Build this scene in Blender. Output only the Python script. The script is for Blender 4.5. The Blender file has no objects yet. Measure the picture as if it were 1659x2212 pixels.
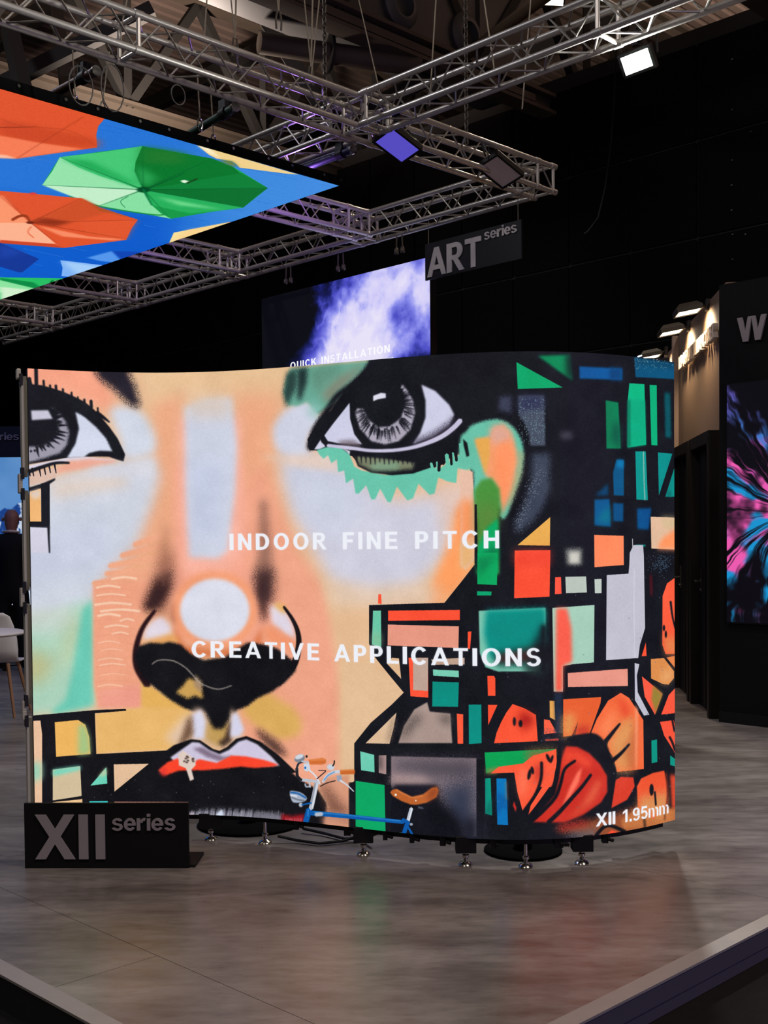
import bpy, bmesh, math, random
import numpy as np
from mathutils import Vector, Matrix

SC = bpy.context.scene
COL = SC.collection
# ---------------------------------------------------------------- camera
FOC, CX, CY, CAMH = 2490.0, 829.5, 1238.0, 1.35          # photo pixels (1659 x 2212), metres
PITCH, ROLL = math.radians(-1.5), math.radians(0.5)
AX_F = Vector((0, math.cos(PITCH), math.sin(PITCH)))
_r0, _u0 = Vector((1, 0, 0)), Vector((0, -math.sin(PITCH), math.cos(PITCH)))
AX_R = _r0 * math.cos(ROLL) - _u0 * math.sin(ROLL)
AX_U = _u0 * math.cos(ROLL) + _r0 * math.sin(ROLL)
cam_data = bpy.data.cameras.new('camera')
cam = bpy.data.objects.new('camera', cam_data); COL.objects.link(cam)
cam.matrix_world = Matrix(((AX_R.x, AX_U.x, -AX_F.x, 0), (AX_R.y, AX_U.y, -AX_F.y, 0), (AX_R.z, AX_U.z, -AX_F.z, CAMH), (0, 0, 0, 1)))
cam_data.sensor_fit = 'AUTO'; cam_data.sensor_width = 36.0
cam_data.lens = FOC / 2212 * 36.0
cam_data.shift_y = (CY - 1106.0) / 2212
cam_data.clip_start = 0.05; cam_data.clip_end = 200
SC.camera = cam
# ---------------------------------------------------------------- view, world
SC.view_settings.view_transform = 'Standard'; SC.view_settings.look = 'None'
SC.view_settings.exposure = 0.0; SC.view_settings.gamma = 1.0; SC.view_settings.use_curve_mapping = False
world = bpy.data.worlds.new('hall_air'); SC.world = world; world.use_nodes = True
bg = world.node_tree.nodes['Background']; bg.inputs[0].default_value = (1.0, 0.86, 0.78, 1); bg.inputs[1].default_value = 0.016
# ---------------------------------------------------------------- lights of the hall (high-bay lamps under the roof, out of frame)
def lamp(name, kind, loc, energy, col, size=0.3, to=None, spot=None, blend=0.3):
    d = bpy.data.lights.new(name, kind); d.energy = energy; d.color = col
    if kind == 'AREA': d.shape = 'DISK'; d.size = size
    else: d.shadow_soft_size = size
    if kind == 'SPOT': d.spot_size = math.radians(spot); d.spot_blend = blend
    o = bpy.data.objects.new(name, d); COL.objects.link(o); o.location = loc
    if to is not None: o.rotation_euler = (Vector(to) - Vector(loc)).to_track_quat('-Z', 'Y').to_euler()
    return o
lamp('hall_lamp', 'AREA', (-3.5, -1.0, 9.6), 330, (1.0, 0.9, 0.86), 1.6, (-2.0, 3.0, 0))
lamp('hall_lamp', 'AREA', (4.5, 1.0, 9.6), 330, (1.0, 0.88, 0.8), 1.6, (2.5, 4.0, 0))
lamp('hall_lamp', 'AREA', (7.0, 9.0, 10.5), 150, (1.0, 0.78, 0.58), 1.2, (3.0, 7.0, 0))
lamp('hall_lamp', 'AREA', (-9.0, 10.0, 10.5), 420, (0.86, 0.88, 1.0), 1.2, (-4.5, 9.0, 0))
for _p, _e in (((9.0, 18.5, 8.6), 2600), ((-3.0, 19.0, 7.6), 1300), ((-10.0, 16.0, 7.6), 650), ((1.5, 9.0, 6.2), 260)):   # unseen spots added to brighten the roof from below
    lamp('roof_fill', 'SPOT', _p, _e, (1.0, 0.83, 0.72), 0.3, (_p[0], _p[1] + .5, 14), 150, 0.6)
lamp('fascia_glow', 'AREA', (7.5, -1.5, 2.0), 110, (0.5, 0.42, 1.0), 1.6, (1.5, 3.5, 0))     # added violet light on the platform fascia, its source unseen right of the camera
# ---------------------------------------------------------------- painter for the pictures shown on the screens
class Paint:
    """A small raster painter: fills polygons (given through a mapping) with flat, soft or sprayed colour."""
    def __init__(s, w, h, base, mapping, k, seed=3):
        s.w, s.h, s.k, s.map = w, h, k, mapping
        s.im = np.empty((h, w, 3), np.float32); s.im[:] = np.array(base, np.float32)
        rg = np.random.default_rng(seed)
        s.n = rg.random((h, w), dtype=np.float32)
        s.n = 0.5 + (s.n - 0.5) * 1.15
    def mask(s, P, pad):
        x0 = int(max(0, np.floor(P[:, 0].min()) - pad)); x1 = int(min(s.w, np.ceil(P[:, 0].max()) + pad + 1))
        y0 = int(max(0, np.floor(P[:, 1].min()) - pad)); y1 = int(min(s.h, np.ceil(P[:, 1].max()) + pad + 1))
        if x1 <= x0 or y1 <= y0: return None
        w, h = x1 - x0, y1 - y0
        acc = np.zeros((2, h, w + 2), np.float32)
        Q = np.roll(P, -1, 0)
        for sub in (0, 1):
            oy = 0.25 + 0.5 * sub
            for (ax, ay), (bx, by) in zip(P, Q):
                if ay == by: continue
                sg = 1.0 if by > ay else -1.0
                lo, hi = (ay, by) if by > ay else (by, ay)
                r0 = max(0, int(np.ceil(lo - y0 - oy))); r1 = min(h, int(np.ceil(hi - y0 - oy)))
                if r1 <= r0: continue
                rows = np.arange(r0, r1)
                xs = ax + (rows + y0 + oy - ay) * (bx - ax) / (by - ay) - x0
                xs = np.clip(xs, 0, w)
                c = np.floor(xs).astype(int); f = xs - c
                np.add.at(acc[sub], (rows, c), sg * (1 - f)); np.add.at(acc[sub], (rows, c + 1), sg * f)
        m = np.abs(np.cumsum(acc, 2)[:, :, :w]).mean(0)
        return np.clip(m, 0, 1), x0, y0, x1, y1
    def poly(s, P, col, soft=0, grain=0, a=1.0):
        pad = int(3 * soft * s.k + 3)
        r = s.mask(P, pad)
        if r is None: return
        m, x0, y0, x1, y1 = r
        if soft: m = blur(m, soft * s.k)
        if grain:
            m = np.clip(m + (s.n[y0:y1, x0:x1] - 0.5) * grain * 3.6 * m * (1 - m), 0, 1)
        m = (m * a)[..., None]
        s.im[y0:y1, x0:x1] = s.im[y0:y1, x0:x1] * (1 - m) + np.array(col, np.float32) * m
    def pts(s, reg, pts):
        ox, oy, sc = REG[reg]
        p = np.array(pts, float)
        return np.array(s.map(ox + p[:, 0] * sc, oy + p[:, 1] * sc)).T
    def f(s, reg, pts, col, soft=0, grain=0, a=1.0, sm=False):
        p = smooth(pts, True) if sm else densify(pts)
        s.poly(s.pts(reg, p), col, soft, grain, a)
    def st(s, reg, pts, w, col, soft=0, grain=0, a=1.0, w1=None):
        p = np.array(smooth(pts, False) if len(pts) > 2 else densify(pts, False), float)
        w1 = w if w1 is None else w1
        d = np.gradient(p, axis=0); d /= np.maximum(1e-6, np.hypot(d[:, 0], d[:, 1]))[:, None]
        nn = np.stack([-d[:, 1], d[:, 0]], 1)
        ww = np.linspace(w, w1, len(p))[:, None] / 2
        L, R = p + nn * ww, p - nn * ww
        e0 = p[:1] - d[:1] * ww[0] * 0.8; e1 = p[-1:] + d[-1:] * ww[-1] * 0.8
        s.poly(s.pts(reg, np.concatenate([e0, L, e1, R[::-1]])), col, soft, grain, a)
    def el(s, reg, c, rx, ry, col, soft=0, grain=0, a=1.0, rot=0.0):
        t = np.linspace(0, 2 * np.pi, 40, endpoint=False)
        u, v = rx * np.cos(t), ry * np.sin(t)
        cr, sr = np.cos(rot), np.sin(rot)
        s.poly(s.pts(reg, np.stack([c[0] + u * cr - v * sr, c[1] + u * sr + v * cr], 1)), col, soft, grain, a)
    def text(s, body, x0, y0, x1, cap, col, track=0.18, glow=0, wide=1.0):
        """body written in texture pixels: left x0, baseline y0, fitted to right x1, cap height cap"""
        polys, wid = text_polys(body, track, wide)
        sx = (x1 - x0) / wid
        if glow:
            for q in polys:
                s.poly(np.array([(x0 + a * sx, y0 - b * cap) for a, b in q]), col, glow / s.k, 0, 0.35)
        for q in polys:
            s.poly(np.array([(x0 + a * sx, y0 - b * cap) for a, b in q]), col)

def blur(m, sg):
    """gaussian-like blur: three box passes"""
    r = max(1, int(round(sg * 0.95)))
    if sg < 0.6: return m
    for ax in (0, 1):
        for _ in range(3):
            pw = [(0, 0), (0, 0)]; pw[ax] = (r + 1, r)
            c = np.cumsum(np.pad(m, pw, mode='edge'), axis=ax, dtype=np.float64)
            n = m.shape[ax]
            m = ((c[2 * r + 1:2 * r + 1 + n] - c[:n]) if ax == 0 else (c[:, 2 * r + 1:2 * r + 1 + n] - c[:, :n])) / (2 * r + 1)
            m = m.astype(np.float32)
    return m

def densify(pts, closed=True):
    out = []
    n = len(pts)
    for i in range(n if closed else n - 1):
        a, b = pts[i], pts[(i + 1) % n]
        k = max(1, int(np.hypot(b[0] - a[0], b[1] - a[1]) // 60))
        out += [(a[0] + (b[0] - a[0]) * j / k, a[1] + (b[1] - a[1]) * j / k) for j in range(k)]
    if not closed: out.append(pts[-1])
    return out

def smooth(pts, closed, k=6):
    p = [np.array(q, float) for q in pts]; n = len(p); out = []
    for i in range(n if closed else n - 1):
        if closed: p0, p1, p2, p3 = p[i - 1], p[i], p[(i + 1) % n], p[(i + 2) % n]
        else: p0, p1, p2, p3 = p[max(0, i - 1)], p[i], p[i + 1], p[min(n - 1, i + 2)]
        for j in range(k):
            t = j / k
            out.append(0.5 * (2 * p1 + (p2 - p0) * t + (2 * p0 - 5 * p1 + 4 * p2 - p3) * t * t + (3 * p1 - p0 - 3 * p2 + p3) * t ** 3))
    if not closed: out.append(p[-1])
    return [tuple(q) for q in out]

def fbm(h, w, cell, octaves, seed, aniso=1.0):
    rg = np.random.default_rng(seed); out = np.zeros((h, w), np.float32); amp = 1.0; tot = 0
    for o in range(octaves):
        gh, gw = max(2, int(h / cell) + 3), max(2, int(w / (cell * aniso)) + 3)
        g = rg.random((gh, gw), dtype=np.float32)
        y = np.linspace(0, gh - 2.001, h); x = np.linspace(0, gw - 2.001, w)
        yi, xi = y.astype(int), x.astype(int); fy, fx = y - yi, x - xi
        fy = (fy * fy * (3 - 2 * fy))[:, None]; fx = (fx * fx * (3 - 2 * fx))[None]
        v = (g[yi][:, xi] * (1 - fy) * (1 - fx) + g[yi + 1][:, xi] * fy * (1 - fx) + g[yi][:, xi + 1] * (1 - fy) * fx + g[yi + 1][:, xi + 1] * fy * fx)
        out += amp * v; tot += amp; amp *= 0.5; cell = max(1.5, cell / 2)
    return out / tot

# ---------------------------------------------------------------- a bold grotesque alphabet, cap height 1
def arc(cx, cy, rx, ry, a0, a1, w, n=10, wy=None):
    wy = w if wy is None else wy
    out = []
    for i in range(n):
        t0, t1 = math.radians(a0 + (a1 - a0) * i / n), math.radians(a0 + (a1 - a0) * (i + 1) / n)
        out.append([(cx + rx * math.cos(t0), cy + ry * math.sin(t0)), (cx + rx * math.cos(t1), cy + ry * math.sin(t1)),
                    (cx + (rx - w) * math.cos(t1), cy + (ry - wy) * math.sin(t1)), (cx + (rx - w) * math.cos(t0), cy + (ry - wy) * math.sin(t0))])
    return out
def box2(x0, y0, x1, y1): return [(x0, y0), (x1, y0), (x1, y1), (x0, y1)]
def dia(x0, y0, x1, y1, w): return [(x0 - w / 2, y0), (x0 + w / 2, y0), (x1 + w / 2, y1), (x1 - w / 2, y1)]
SW = 0.235
def glyph(c):
    s = SW
    if c == 'I': return [box2(0, 0, s, 1)], s
    if c == 'N': return [box2(0, 0, s, 1), box2(.6, 0, .8, 1), [(.0, 1), (.22, 1), (.8, 0), (.58, 0)]], .8
    if c == 'H': return [box2(0, 0, s, 1), box2(.58, 0, .78, 1), box2(s, .42, .58, .6)], .78
    if c == 'E': return [box2(0, 0, s, 1), box2(s, 0, .7, .17), box2(s, .42, .65, .59), box2(s, .83, .69, 1)], .7
    if c == 'F': return [box2(0, 0, s, 1), box2(s, .41, .6, .58), box2(s, .83, .66, 1)], .66
    if c == 'L': return [box2(0, 0, s, 1), box2(s, 0, .66, .17)], .66
    if c == 'T': return [box2(.27, 0, .47, .83), box2(0, .83, .74, 1)], .74
    if c == 'D': return [box2(0, 0, s, 1), box2(s, 0, .36, .17), box2(s, .83, .36, 1)] + arc(.36, .5, .46, .5, -90, 90, s, 12, .17), .82
    if c == 'P': return [box2(0, 0, s, 1), box2(s, .37, .42, .53), box2(s, .84, .42, 1)] + arc(.42, .685, .3, .315, -90, 90, s, 10, .16), .72
    if c == 'R': return [box2(0, 0, s, 1), box2(s, .42, .44, .57), box2(s, .84, .44, 1)] + arc(.44, .71, .31, .29, -90, 90, s, 10, .155) + [[(.3, .43), (.5, .46), (.84, 0), (.6, 0)]], .84
    if c == 'O': return arc(.47, .5, .47, .52, 0, 360, s, 24, .17), .94
    if c == 'Q': return arc(.47, .5, .47, .52, 0, 360, s, 24, .17) + [[(.5, .24), (.62, .33), (.98, .02), (.86, -.1)]], .96
    if c == 'C': return arc(.45, .5, .45, .52, 38, 322, s, 20, .17), .84
    if c == 'U': return [box2(0, .36, s, 1), box2(.57, .36, .77, 1)] + arc(.385, .37, .385, .39, 180, 360, s, 12, .17), .77
    if c == 'S': return arc(.36, .73, .33, .29, 20, 270, .19, 14, .155) + arc(.36, .285, .36, .305, 90, -160, .2, 14, .155), .72
    if c == 'A': return [[(0, 0), (.21, 0), (.57, 1), (.36, 1)], [(.93, 0), (.72, 0), (.36, 1), (.57, 1)], box2(.2, .22, .73, .38)], .93
    if c == 'V': return [[(0, 1), (.21, 1), (.56, 0), (.35, 0)], [(.91, 1), (.7, 1), (.35, 0), (.56, 0)]], .91
    if c == 'X': return [[(0, 0), (.24, 0), (.45, .34), (.66, 0), (.9, 0), (.575, .505), (.89, 1), (.65, 1), (.45, .68), (.25, 1), (.01, 1), (.325, .505)]], .9
    if c == 'K': return [box2(0, 0, s, 1), [(s, .3), (s, .56), (.56, 1), (.82, 1)], [(.3, .5), (.47, .66), (.86, 0), (.61, 0)]], .86
    if c == 'M': return [box2(0, 0, s, 1), box2(.78, 0, .98, 1), [(0, 1), (.22, 1), (.58, 0), (.4, 0)], [(.98, 1), (.76, 1), (.4, 0), (.58, 0)]], .98
    if c == 'W': return [[(0, 1), (.21, 1), (.46, 0), (.25, 0)], [(.62, 1), (.46, 1), (.25, 0), (.46, 0)], [(.6, 1), (.76, 1), (.97, 0), (.76, 0)], [(1.22, 1), (1.01, 1), (.76, 0), (.97, 0)]], 1.22
    if c == 'Y': return [[(0, 1), (.23, 1), (.52, .42), (.32, .42)], [(.84, 1), (.61, 1), (.32, .42), (.52, .42)], box2(.32, 0, .52, .42)], .84
    if c == 'G': return arc(.46, .5, .46, .52, 40, 330, s, 20, .17) + [box2(.5, .38, .9, .54), box2(.72, .12, .9, .4)], .92
    if c == '1': return [box2(.22, 0, .42, 1), [(.0, .66), (.0, .82), (.26, 1), (.26, .8)]], .5
    if c == '.': return [box2(0, 0, .2, .2)], .2
    if c == '9': return arc(.33, .68, .33, .33, 0, 360, .18, 20, .15) + arc(.33, .37, .335, .39, 0, 75, .18, 6, .15) + arc(.33, .33, .335, .35, -150, 0, .18, 10, .14) , .66
    if c == '5': return [box2(.1, .83, .62, 1), [(.1, 1), (.27, 1), (.2, .46), (.03, .46)]] + arc(.33, .33, .34, .34, 130, -150, .19, 16, .155), .67
    # lower case, x-height .73
    if c == 'm': return [box2(0, 0, .19, .73)] + arc(.37, .46, .23, .28, 0, 120, .18, 8, .15) + [box2(.42, 0, .6, .47)] + arc(.78, .46, .23, .28, 0, 120, .18, 8, .15) + [box2(.83, 0, 1.01, .47)], 1.01
    if c == 's': return arc(.3, .53, .28, .21, 15, 270, .17, 12, .12) + arc(.3, .205, .31, .22, 90, -165, .17, 12, .12), .61
    if c == 'e': return arc(.33, .365, .33, .38, 0, 325, .18, 20, .14) + [box2(.15, .3, .66, .42)], .66
    if c == 'r': return [box2(0, 0, .19, .73)] + arc(.42, .43, .27, .32, 72, 170, .17, 8, .16), .5
    if c == 'i': return [box2(0, 0, .19, .73), box2(0, .84, .19, 1)], .19
    return [], .4
def text_polys(body, track=0.12, wide=1.0):
    out, x = [], 0.0
    for ch in body:
        if ch == ' ': x += .45 + track; continue
        g, w = glyph(ch)
        out += [[(x + a * wide, b) for a, b in q] for q in g]
        x += w * wide + track
    return out, x - track
REG = {'p': (0, 0, 1), 'a': (0, 760, .3014), 'b': (500, 760, .3014), 'c': (1000, 740, .3014), 'd': (0, 1240, .3014), 'e': (500, 1240, .3014),
       'g': (1000, 1200, .3014), 'h': (600, 1580, .2411), 'i': (1000, 1560, .2893), 'j': (400, 1740, .3014), 'u': (0, 200, .2411), 'v': (380, 200, .2411)}
def paint_mural(P):
    f, st, el = P.f, P.st, P.el
    K = (20, 21, 29); KB = (17, 17, 22); LAV = (206, 209, 226); WH = (214, 214, 230)
    TAN = (228, 189, 148); PEA = (236, 168, 130); SAL = (240, 160, 130); RED = (251, 84, 54); TUR = (106, 200, 178)
    rs = random.Random(5)
    # ---- skin ground
    f('p', [(40, 780), (700, 780), (700, 1000), (40, 1000)], (230, 186, 148))
    f('a', [(150, 60), (720, 120), (830, 330), (800, 440), (600, 360), (150, 220)], (247, 164, 134), 14)
    f('p', [(300, 780), (640, 780), (600, 880), (560, 960), (520, 880), (400, 850), (330, 900)], (231, 192, 150), 18)
    f('p', [(490, 850), (610, 850), (590, 1000), (620, 1150), (660, 1250), (660, 1700), (520, 1700), (500, 1300), (505, 1000)], PEA, 22)
    f('p', [(520, 1050), (570, 1000), (640, 1190), (700, 1260), (740, 1300), (735, 1700), (520, 1700)], (238, 164, 134), 14)
    f('p', [(330, 870), (400, 850), (395, 1000), (400, 1200), (390, 1300), (330, 1400), (240, 1500), (205, 1480), (205, 1240), (330, 1080)], (234, 168, 130), 14)
    f('p', [(380, 1000), (520, 1000), (540, 1230), (600, 1300), (560, 1390), (380, 1390), (360, 1280), (375, 1200)], (242, 164, 138), 12)
    f('p', [(690, 1230), (1040, 1100), (1040, 1300), (800, 1320), (900, 1500), (780, 1600), (770, 1760), (735, 1760), (738, 1500), (712, 1340)], (228, 186, 146), 10)
    f('p', [(738, 1430), (800, 1430), (870, 1495), (800, 1560), (768, 1610), (768, 1700), (740, 1700)], (226, 188, 148), 4)
    # cheeks and bridge, pale
    f('a', [(790, 425), (900, 390), (1020, 440), (1110, 600), (1100, 720), (960, 770), (870, 745), (860, 640)], (208, 214, 228), 9, sm=True)
    f('p', [(63, 1050), (200, 1008), (332, 985), (345, 1030), (325, 1100), (295, 1180), (235, 1235), (205, 1290), (205, 1330), (50, 1340)], (206, 211, 224), 13)
    f('p', [(110, 1040), (270, 1020), (280, 1050), (110, 1080)], (222, 206, 196), 12)
    f('p', [(63, 1150), (240, 1120), (240, 1220), (63, 1260)], (198, 204, 224), 22, a=.8)
    f('p', [(385, 900), (520, 900), (525, 1200), (480, 1240), (395, 1240)], (247, 178, 158), 12)
    f('p', [(398, 880), (440, 862), (500, 858), (512, 960), (508, 1060), (492, 1190), (470, 1207), (408, 1204), (402, 1060)], (204, 209, 226), 7)
    f('p', [(410, 1000), (480, 1000), (470, 1160), (415, 1160)], (194, 202, 226), 14, a=.8)
    f('p', [(405, 855), (500, 850), (500, 900), (405, 900)], (226, 202, 180), 16, a=.7)
    f('b', [(330, 480), (420, 390), (540, 340), (610, 440), (650, 470), (570, 590), (545, 680), (570, 745), (400, 755), (320, 690), (295, 570)], (206, 209, 226), 8, sm=True)
    f('p', [(605, 985), (700, 985), (760, 1020), (850, 1080), (1000, 1060), (1020, 1080), (975, 1190), (900, 1265), (800, 1285), (715, 1255), (672, 1180), (632, 1110), (612, 1040)], (207, 206, 222), 16)
    f('p', [(620, 1010), (740, 1010), (790, 1100), (720, 1170), (650, 1110)], (202, 208, 226), 18, a=.8)
    f('p', [(560, 985), (700, 985), (740, 1020), (640, 1008)], (230, 204, 188), 7, a=.8)
    f('p', [(940, 1060), (1030, 1020), (1030, 1160), (960, 1200)], (228, 196, 180), 14, a=.8)
    f('p', [(985, 1100), (1030, 1075), (1032, 1210), (1000, 1262), (950, 1310), (920, 1300), (950, 1220), (972, 1170)], (253, 158, 96), 9)
    f('p', [(700, 1265), (960, 1270), (940, 1306), (720, 1310)], (224, 200, 180), 14, a=.8)
    # left block: mint, turquoise, salmon
    f('d', [(180, 330), (400, 280), (600, 190), (668, 210), (668, 960), (180, 1030)], (170, 208, 186), 12)
    f('d', [(180, 260), (500, 240), (560, 330), (400, 430), (180, 420)], (204, 214, 208), 14, a=.8)
    f('d', [(210, 560), (300, 560), (390, 620), (330, 770), (210, 790)], (190, 184, 130), 16, a=.85)
    f('d', [(500, 320), (580, 300), (560, 520), (470, 700), (420, 600)], (196, 200, 150), 16, a=.6)
    f('d', [(590, 260), (662, 180), (668, 940), (430, 1000), (350, 1000), (470, 900), (520, 700), (555, 480)], TUR, 6)
    f('d', [(666, 70), (800, 20), (1080, 0), (1080, 200), (990, 400), (970, 650), (1015, 760), (1012, 958), (705, 950), (672, 800)], (240, 164, 132), 3)
    f('d', [(710, 830), (1020, 790), (1020, 965), (705, 960)], (238, 158, 138), 5)
    for (x0, y0), (x1, y1), w in [((965, 1385), (1150, 1330), 44), ((872, 1462), (1150, 1400), 42), ((788, 1535), (1150, 1480), 44), ((762, 1592), (1150, 1560), 40), ((672, 1660), (1150, 1620), 40)]:
        st('a', [(x0, y0), ((x0 + x1) / 2, (y0 + y1) / 2 - 6), (x1, y1)], w, (238, 168, 134), 1.2)
    for k, (y, x0, x1, w) in enumerate([(92, 690, 860, 14), (150, 690, 900, 10), (215, 680, 940, 16), (262, 720, 1000, 16), (295, 700, 860, 16), (330, 860, 960, 12), (375, 750, 920, 12), (425, 800, 920, 9),
                                        (490, 700, 860, 6), (545, 720, 880, 5), (610, 700, 880, 7), (650, 710, 900, 7), (720, 720, 900, 4), (800, 700, 880, 6), (30, 800, 980, 14)]):
        st('d', [(x0, y + 6), ((x0 + x1) / 2, y - 8), (x1, y + 4)], w, (250, 214, 186), 1, a=.85)
    for k in range(16):
        y = 60 + k * 55; st('d', [(690, y), (820, y - 12), (960, y + 2)], 3, (214, 130, 100), 0.6, a=.35)
    # yellow under the nose, left and right
    f('d', [(680, 1000), (900, 968), (1340, 930), (1400, 1050), (1320, 1150), (1230, 1265), (900, 1272), (688, 1292)], (232, 182, 108), 3)
    f('d', [(1012, 760), (1160, 850), (1340, 960), (1012, 962)], (228, 176, 92), 4)
    f('d', [(1180, 1180), (1340, 1000), (1400, 1050), (1290, 1250)], (226, 196, 170), 10)
    f('e', [(80, 950), (230, 840), (340, 900), (440, 960), (500, 1060), (480, 1150), (340, 1185), (240, 1130), (130, 1050)], (216, 172, 88), 8, a=.9, sm=True)
    # ---- left eye
    f('a', [(680, 140), (915, 140), (962, 230), (1002, 370), (985, 402), (925, 375), (860, 315), (800, 255), (722, 205)], (34, 30, 42), 6, 2.0)
    f('a', [(190, 186), (215, 190), (232, 232), (300, 240), (380, 262), (450, 285), (510, 310), (600, 355), (660, 400), (722, 465), (785, 540), (842, 620), (897, 735), (885, 786), (830, 770), (780, 752), (700, 748), (600, 757), (470, 762), (185, 810)], K, .6)
    for x, y0, y1, w in [(258, 120, 240, 26), (312, 205, 250, 16), (358, 238, 270, 15), (400, 240, 280, 18), (450, 265, 300, 15), (512, 290, 330, 14), (557, 322, 350, 12), (604, 340, 380, 16), (652, 350, 400, 22), (700, 400, 440, 12), (210, 188, 230, 26)]:
        st('a', [(x, y0), (x + 3, y1)], w, K, .5)
    st('a', [(690, 440), (740, 470), (785, 505)], 40, K, .6, w1=8)
    f('a', [(540, 430), (600, 462), (690, 540), (760, 620), (806, 716), (700, 714), (640, 726), (600, 757), (478, 762), (540, 660), (566, 550)], (210, 216, 234), 1.2, .4)
    f('a', [(640, 735), (720, 712), (808, 718), (810, 740), (700, 748)], K, 2.5, .6)
    f('a', [(185, 818), (470, 762), (620, 752), (830, 775), (640, 800), (490, 786), (380, 800), (185, 850)], (220, 214, 228), 1)
    f('a', [(500, 782), (640, 766), (810, 776), (840, 795), (640, 830), (400, 870), (400, 840)], (238, 170, 148), 4)
    f('a', [(620, 850), (760, 815), (980, 800), (1100, 760), (1100, 900), (700, 890)], (214, 214, 224), 8)
    iris = [(370, 395), (430, 440), (470, 500), (496, 580), (480, 665), (430, 725), (340, 755), (185, 800), (185, 680), (300, 680), (380, 640), (425, 560), (410, 470)]
    f('a', iris, (156, 152, 168), 2, .8)
    for k in range(40):
        t = rs.uniform(-40, 150); r0, r1 = rs.uniform(170, 200), rs.uniform(215, 285)
        c, s_ = math.cos(math.radians(t)), math.sin(math.radians(t))
        st('a', [(225 + r0 * c, 530 + r0 * s_ * .9), (225 + r1 * c, 530 + r1 * s_ * .85)], 20, K, .8, .6, w1=4)
    f('a', [(222, 420), (345, 418), (378, 480), (228, 490)], (202, 200, 216), 1.2)
    f('a', [(185, 870), (300, 850), (410, 832), (400, 905), (300, 935), (185, 965)], (220, 186, 170), 1.5)
    st('a', [(180, 868), (300, 826), (400, 797), (495, 796)], 30, K, .6, w1=16)
    for x, y, d in [(215, 860, 30), (240, 850, 40), (290, 842, 50), (325, 835, 45), (360, 825, 42), (400, 818, 50)]:
        st('a', [(x - 10, y - 15), (x + 2, y + d)], 14, K, .4, w1=7)
    f('a', [(170, 985), (300, 945), (395, 905), (395, 920), (300, 985), (170, 1010)], K, .6)
    f('a', [(204, 1008), (292, 978), (296, 1216), (204, 1216)], (240, 182, 116)); f('a', [(210, 1005), (290, 980), (292, 1040), (240, 1060)], (226, 205, 192), 4)
    f('a', [(294, 945), (356, 932), (358, 1240), (350, 1262), (190, 1256), (190, 1216), (296, 1216)], K)
    f('a', [(212, 1258), (346, 1262), (346, 1440), (208, 1440)], (212, 210, 226), 1.5)
    st('a', [(348, 1250), (350, 1330), (355, 1440)], 20, K, .5, w1=9)
    # ---- nose
    f('p', [(350, 1200), (372, 1180), (378, 1260), (360, 1320), (330, 1330), (312, 1300)], (150, 96, 80), 12, 1.0, a=.85)
    f('d', [(1120, 20), (1230, -40), (1225, 110), (1150, 240), (1075, 275), (1020, 240), (1070, 120)], (52, 30, 32), 7, 1.2, a=.95)
    f('a', [(1170, 1240), (1200, 1240), (1215, 1659), (1120, 1659)], (160, 105, 85), 9, 1.0, a=.55)
    f('e', [(180, -20), (290, -40), (290, 120), (250, 330), (215, 340), (160, 150)], (76, 46, 44), 8, 1.2, a=.9)
    f('b', [(205, 1060), (250, 1060), (290, 1430), (300, 1659), (160, 1659), (195, 1400)], (120, 84, 74), 9, 1.0, a=.7)
    f('b', [(170, 1560), (310, 1560), (300, 1800), (180, 1800)], (52, 34, 38), 11, 1.2, a=.7)
    f('d', [(1245, 210), (1290, 190), (1285, 330), (1250, 360), (1225, 300)], (120, 66, 50), 6, .8, a=.8)
    el('p', (464, 1318), 92, 84, (243, 158, 116), 7)
    f('p', [(372, 1350), (400, 1395), (470, 1405), (545, 1392), (568, 1350), (560, 1420), (380, 1420)], (214, 112, 66), 7, .5)
    el('p', (464, 1318), 75, 68, (218, 220, 234), 4)
    f('d', [(1048, 380), (1100, 330), (1160, 305), (1215, 360), (1235, 445), (1150, 462), (1030, 490), (1030, 430)], (226, 216, 228), 5)
    f('d', [(990, 490), (1140, 455), (1240, 420), (1300, 500), (1100, 530)], (226, 160, 92), 6, .6)
    st('d', [(1110, 262), (1020, 390), (975, 540), (985, 670), (1060, 790)], 24, (38, 16, 22), 1.2, .5, w1=60)
    f('e', [(275, 230), (330, 220), (390, 270), (440, 370), (455, 470), (380, 430), (290, 350)], (224, 214, 228), 5)
    f('e', [(290, 215), (350, 205), (390, 240), (380, 290), (330, 250)], (226, 170, 90), 5)
    f('e', [(230, 380), (300, 380), (450, 480), (450, 560), (250, 480)], (240, 150, 110), 6)
    st('e', [(375, 235), (440, 330), (478, 430), (478, 540), (440, 660), (330, 780)], 18, (24, 18, 22), 1, .5, w1=60)
    f('p', [(297, 1396), (325, 1388), (352, 1390), (365, 1386), (390, 1392), (412, 1412), (440, 1426), (485, 1420), (512, 1402), (535, 1388), (570, 1392), (600, 1402), (628, 1424), (641, 1430), (638, 1450), (615, 1474), (588, 1494), (556, 1508), (535, 1525), (512, 1534), (502, 1550), (494, 1572), (478, 1585), (458, 1560), (448, 1542), (425, 1540), (395, 1528), (368, 1512), (335, 1486), (310, 1466), (297, 1442), (291, 1420)], KB, 2.5, 1.2)
    f('d', [(1352, 745), (1440, 780), (1458, 905), (1400, 870), (1345, 895), (1262, 850), (1310, 800)], (206, 162, 88), 3, 1.0)
    f('d', [(1400, 720), (1450, 780), (1440, 850), (1390, 800)], (170, 140, 110), 3, 1.0)
    st('d', [(1090, 645), (1140, 617), (1240, 622), (1330, 672), (1400, 745), (1450, 790), (1560, 825), (1659, 800)], 9, (170, 160, 150), .8, .8, a=.75)
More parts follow.
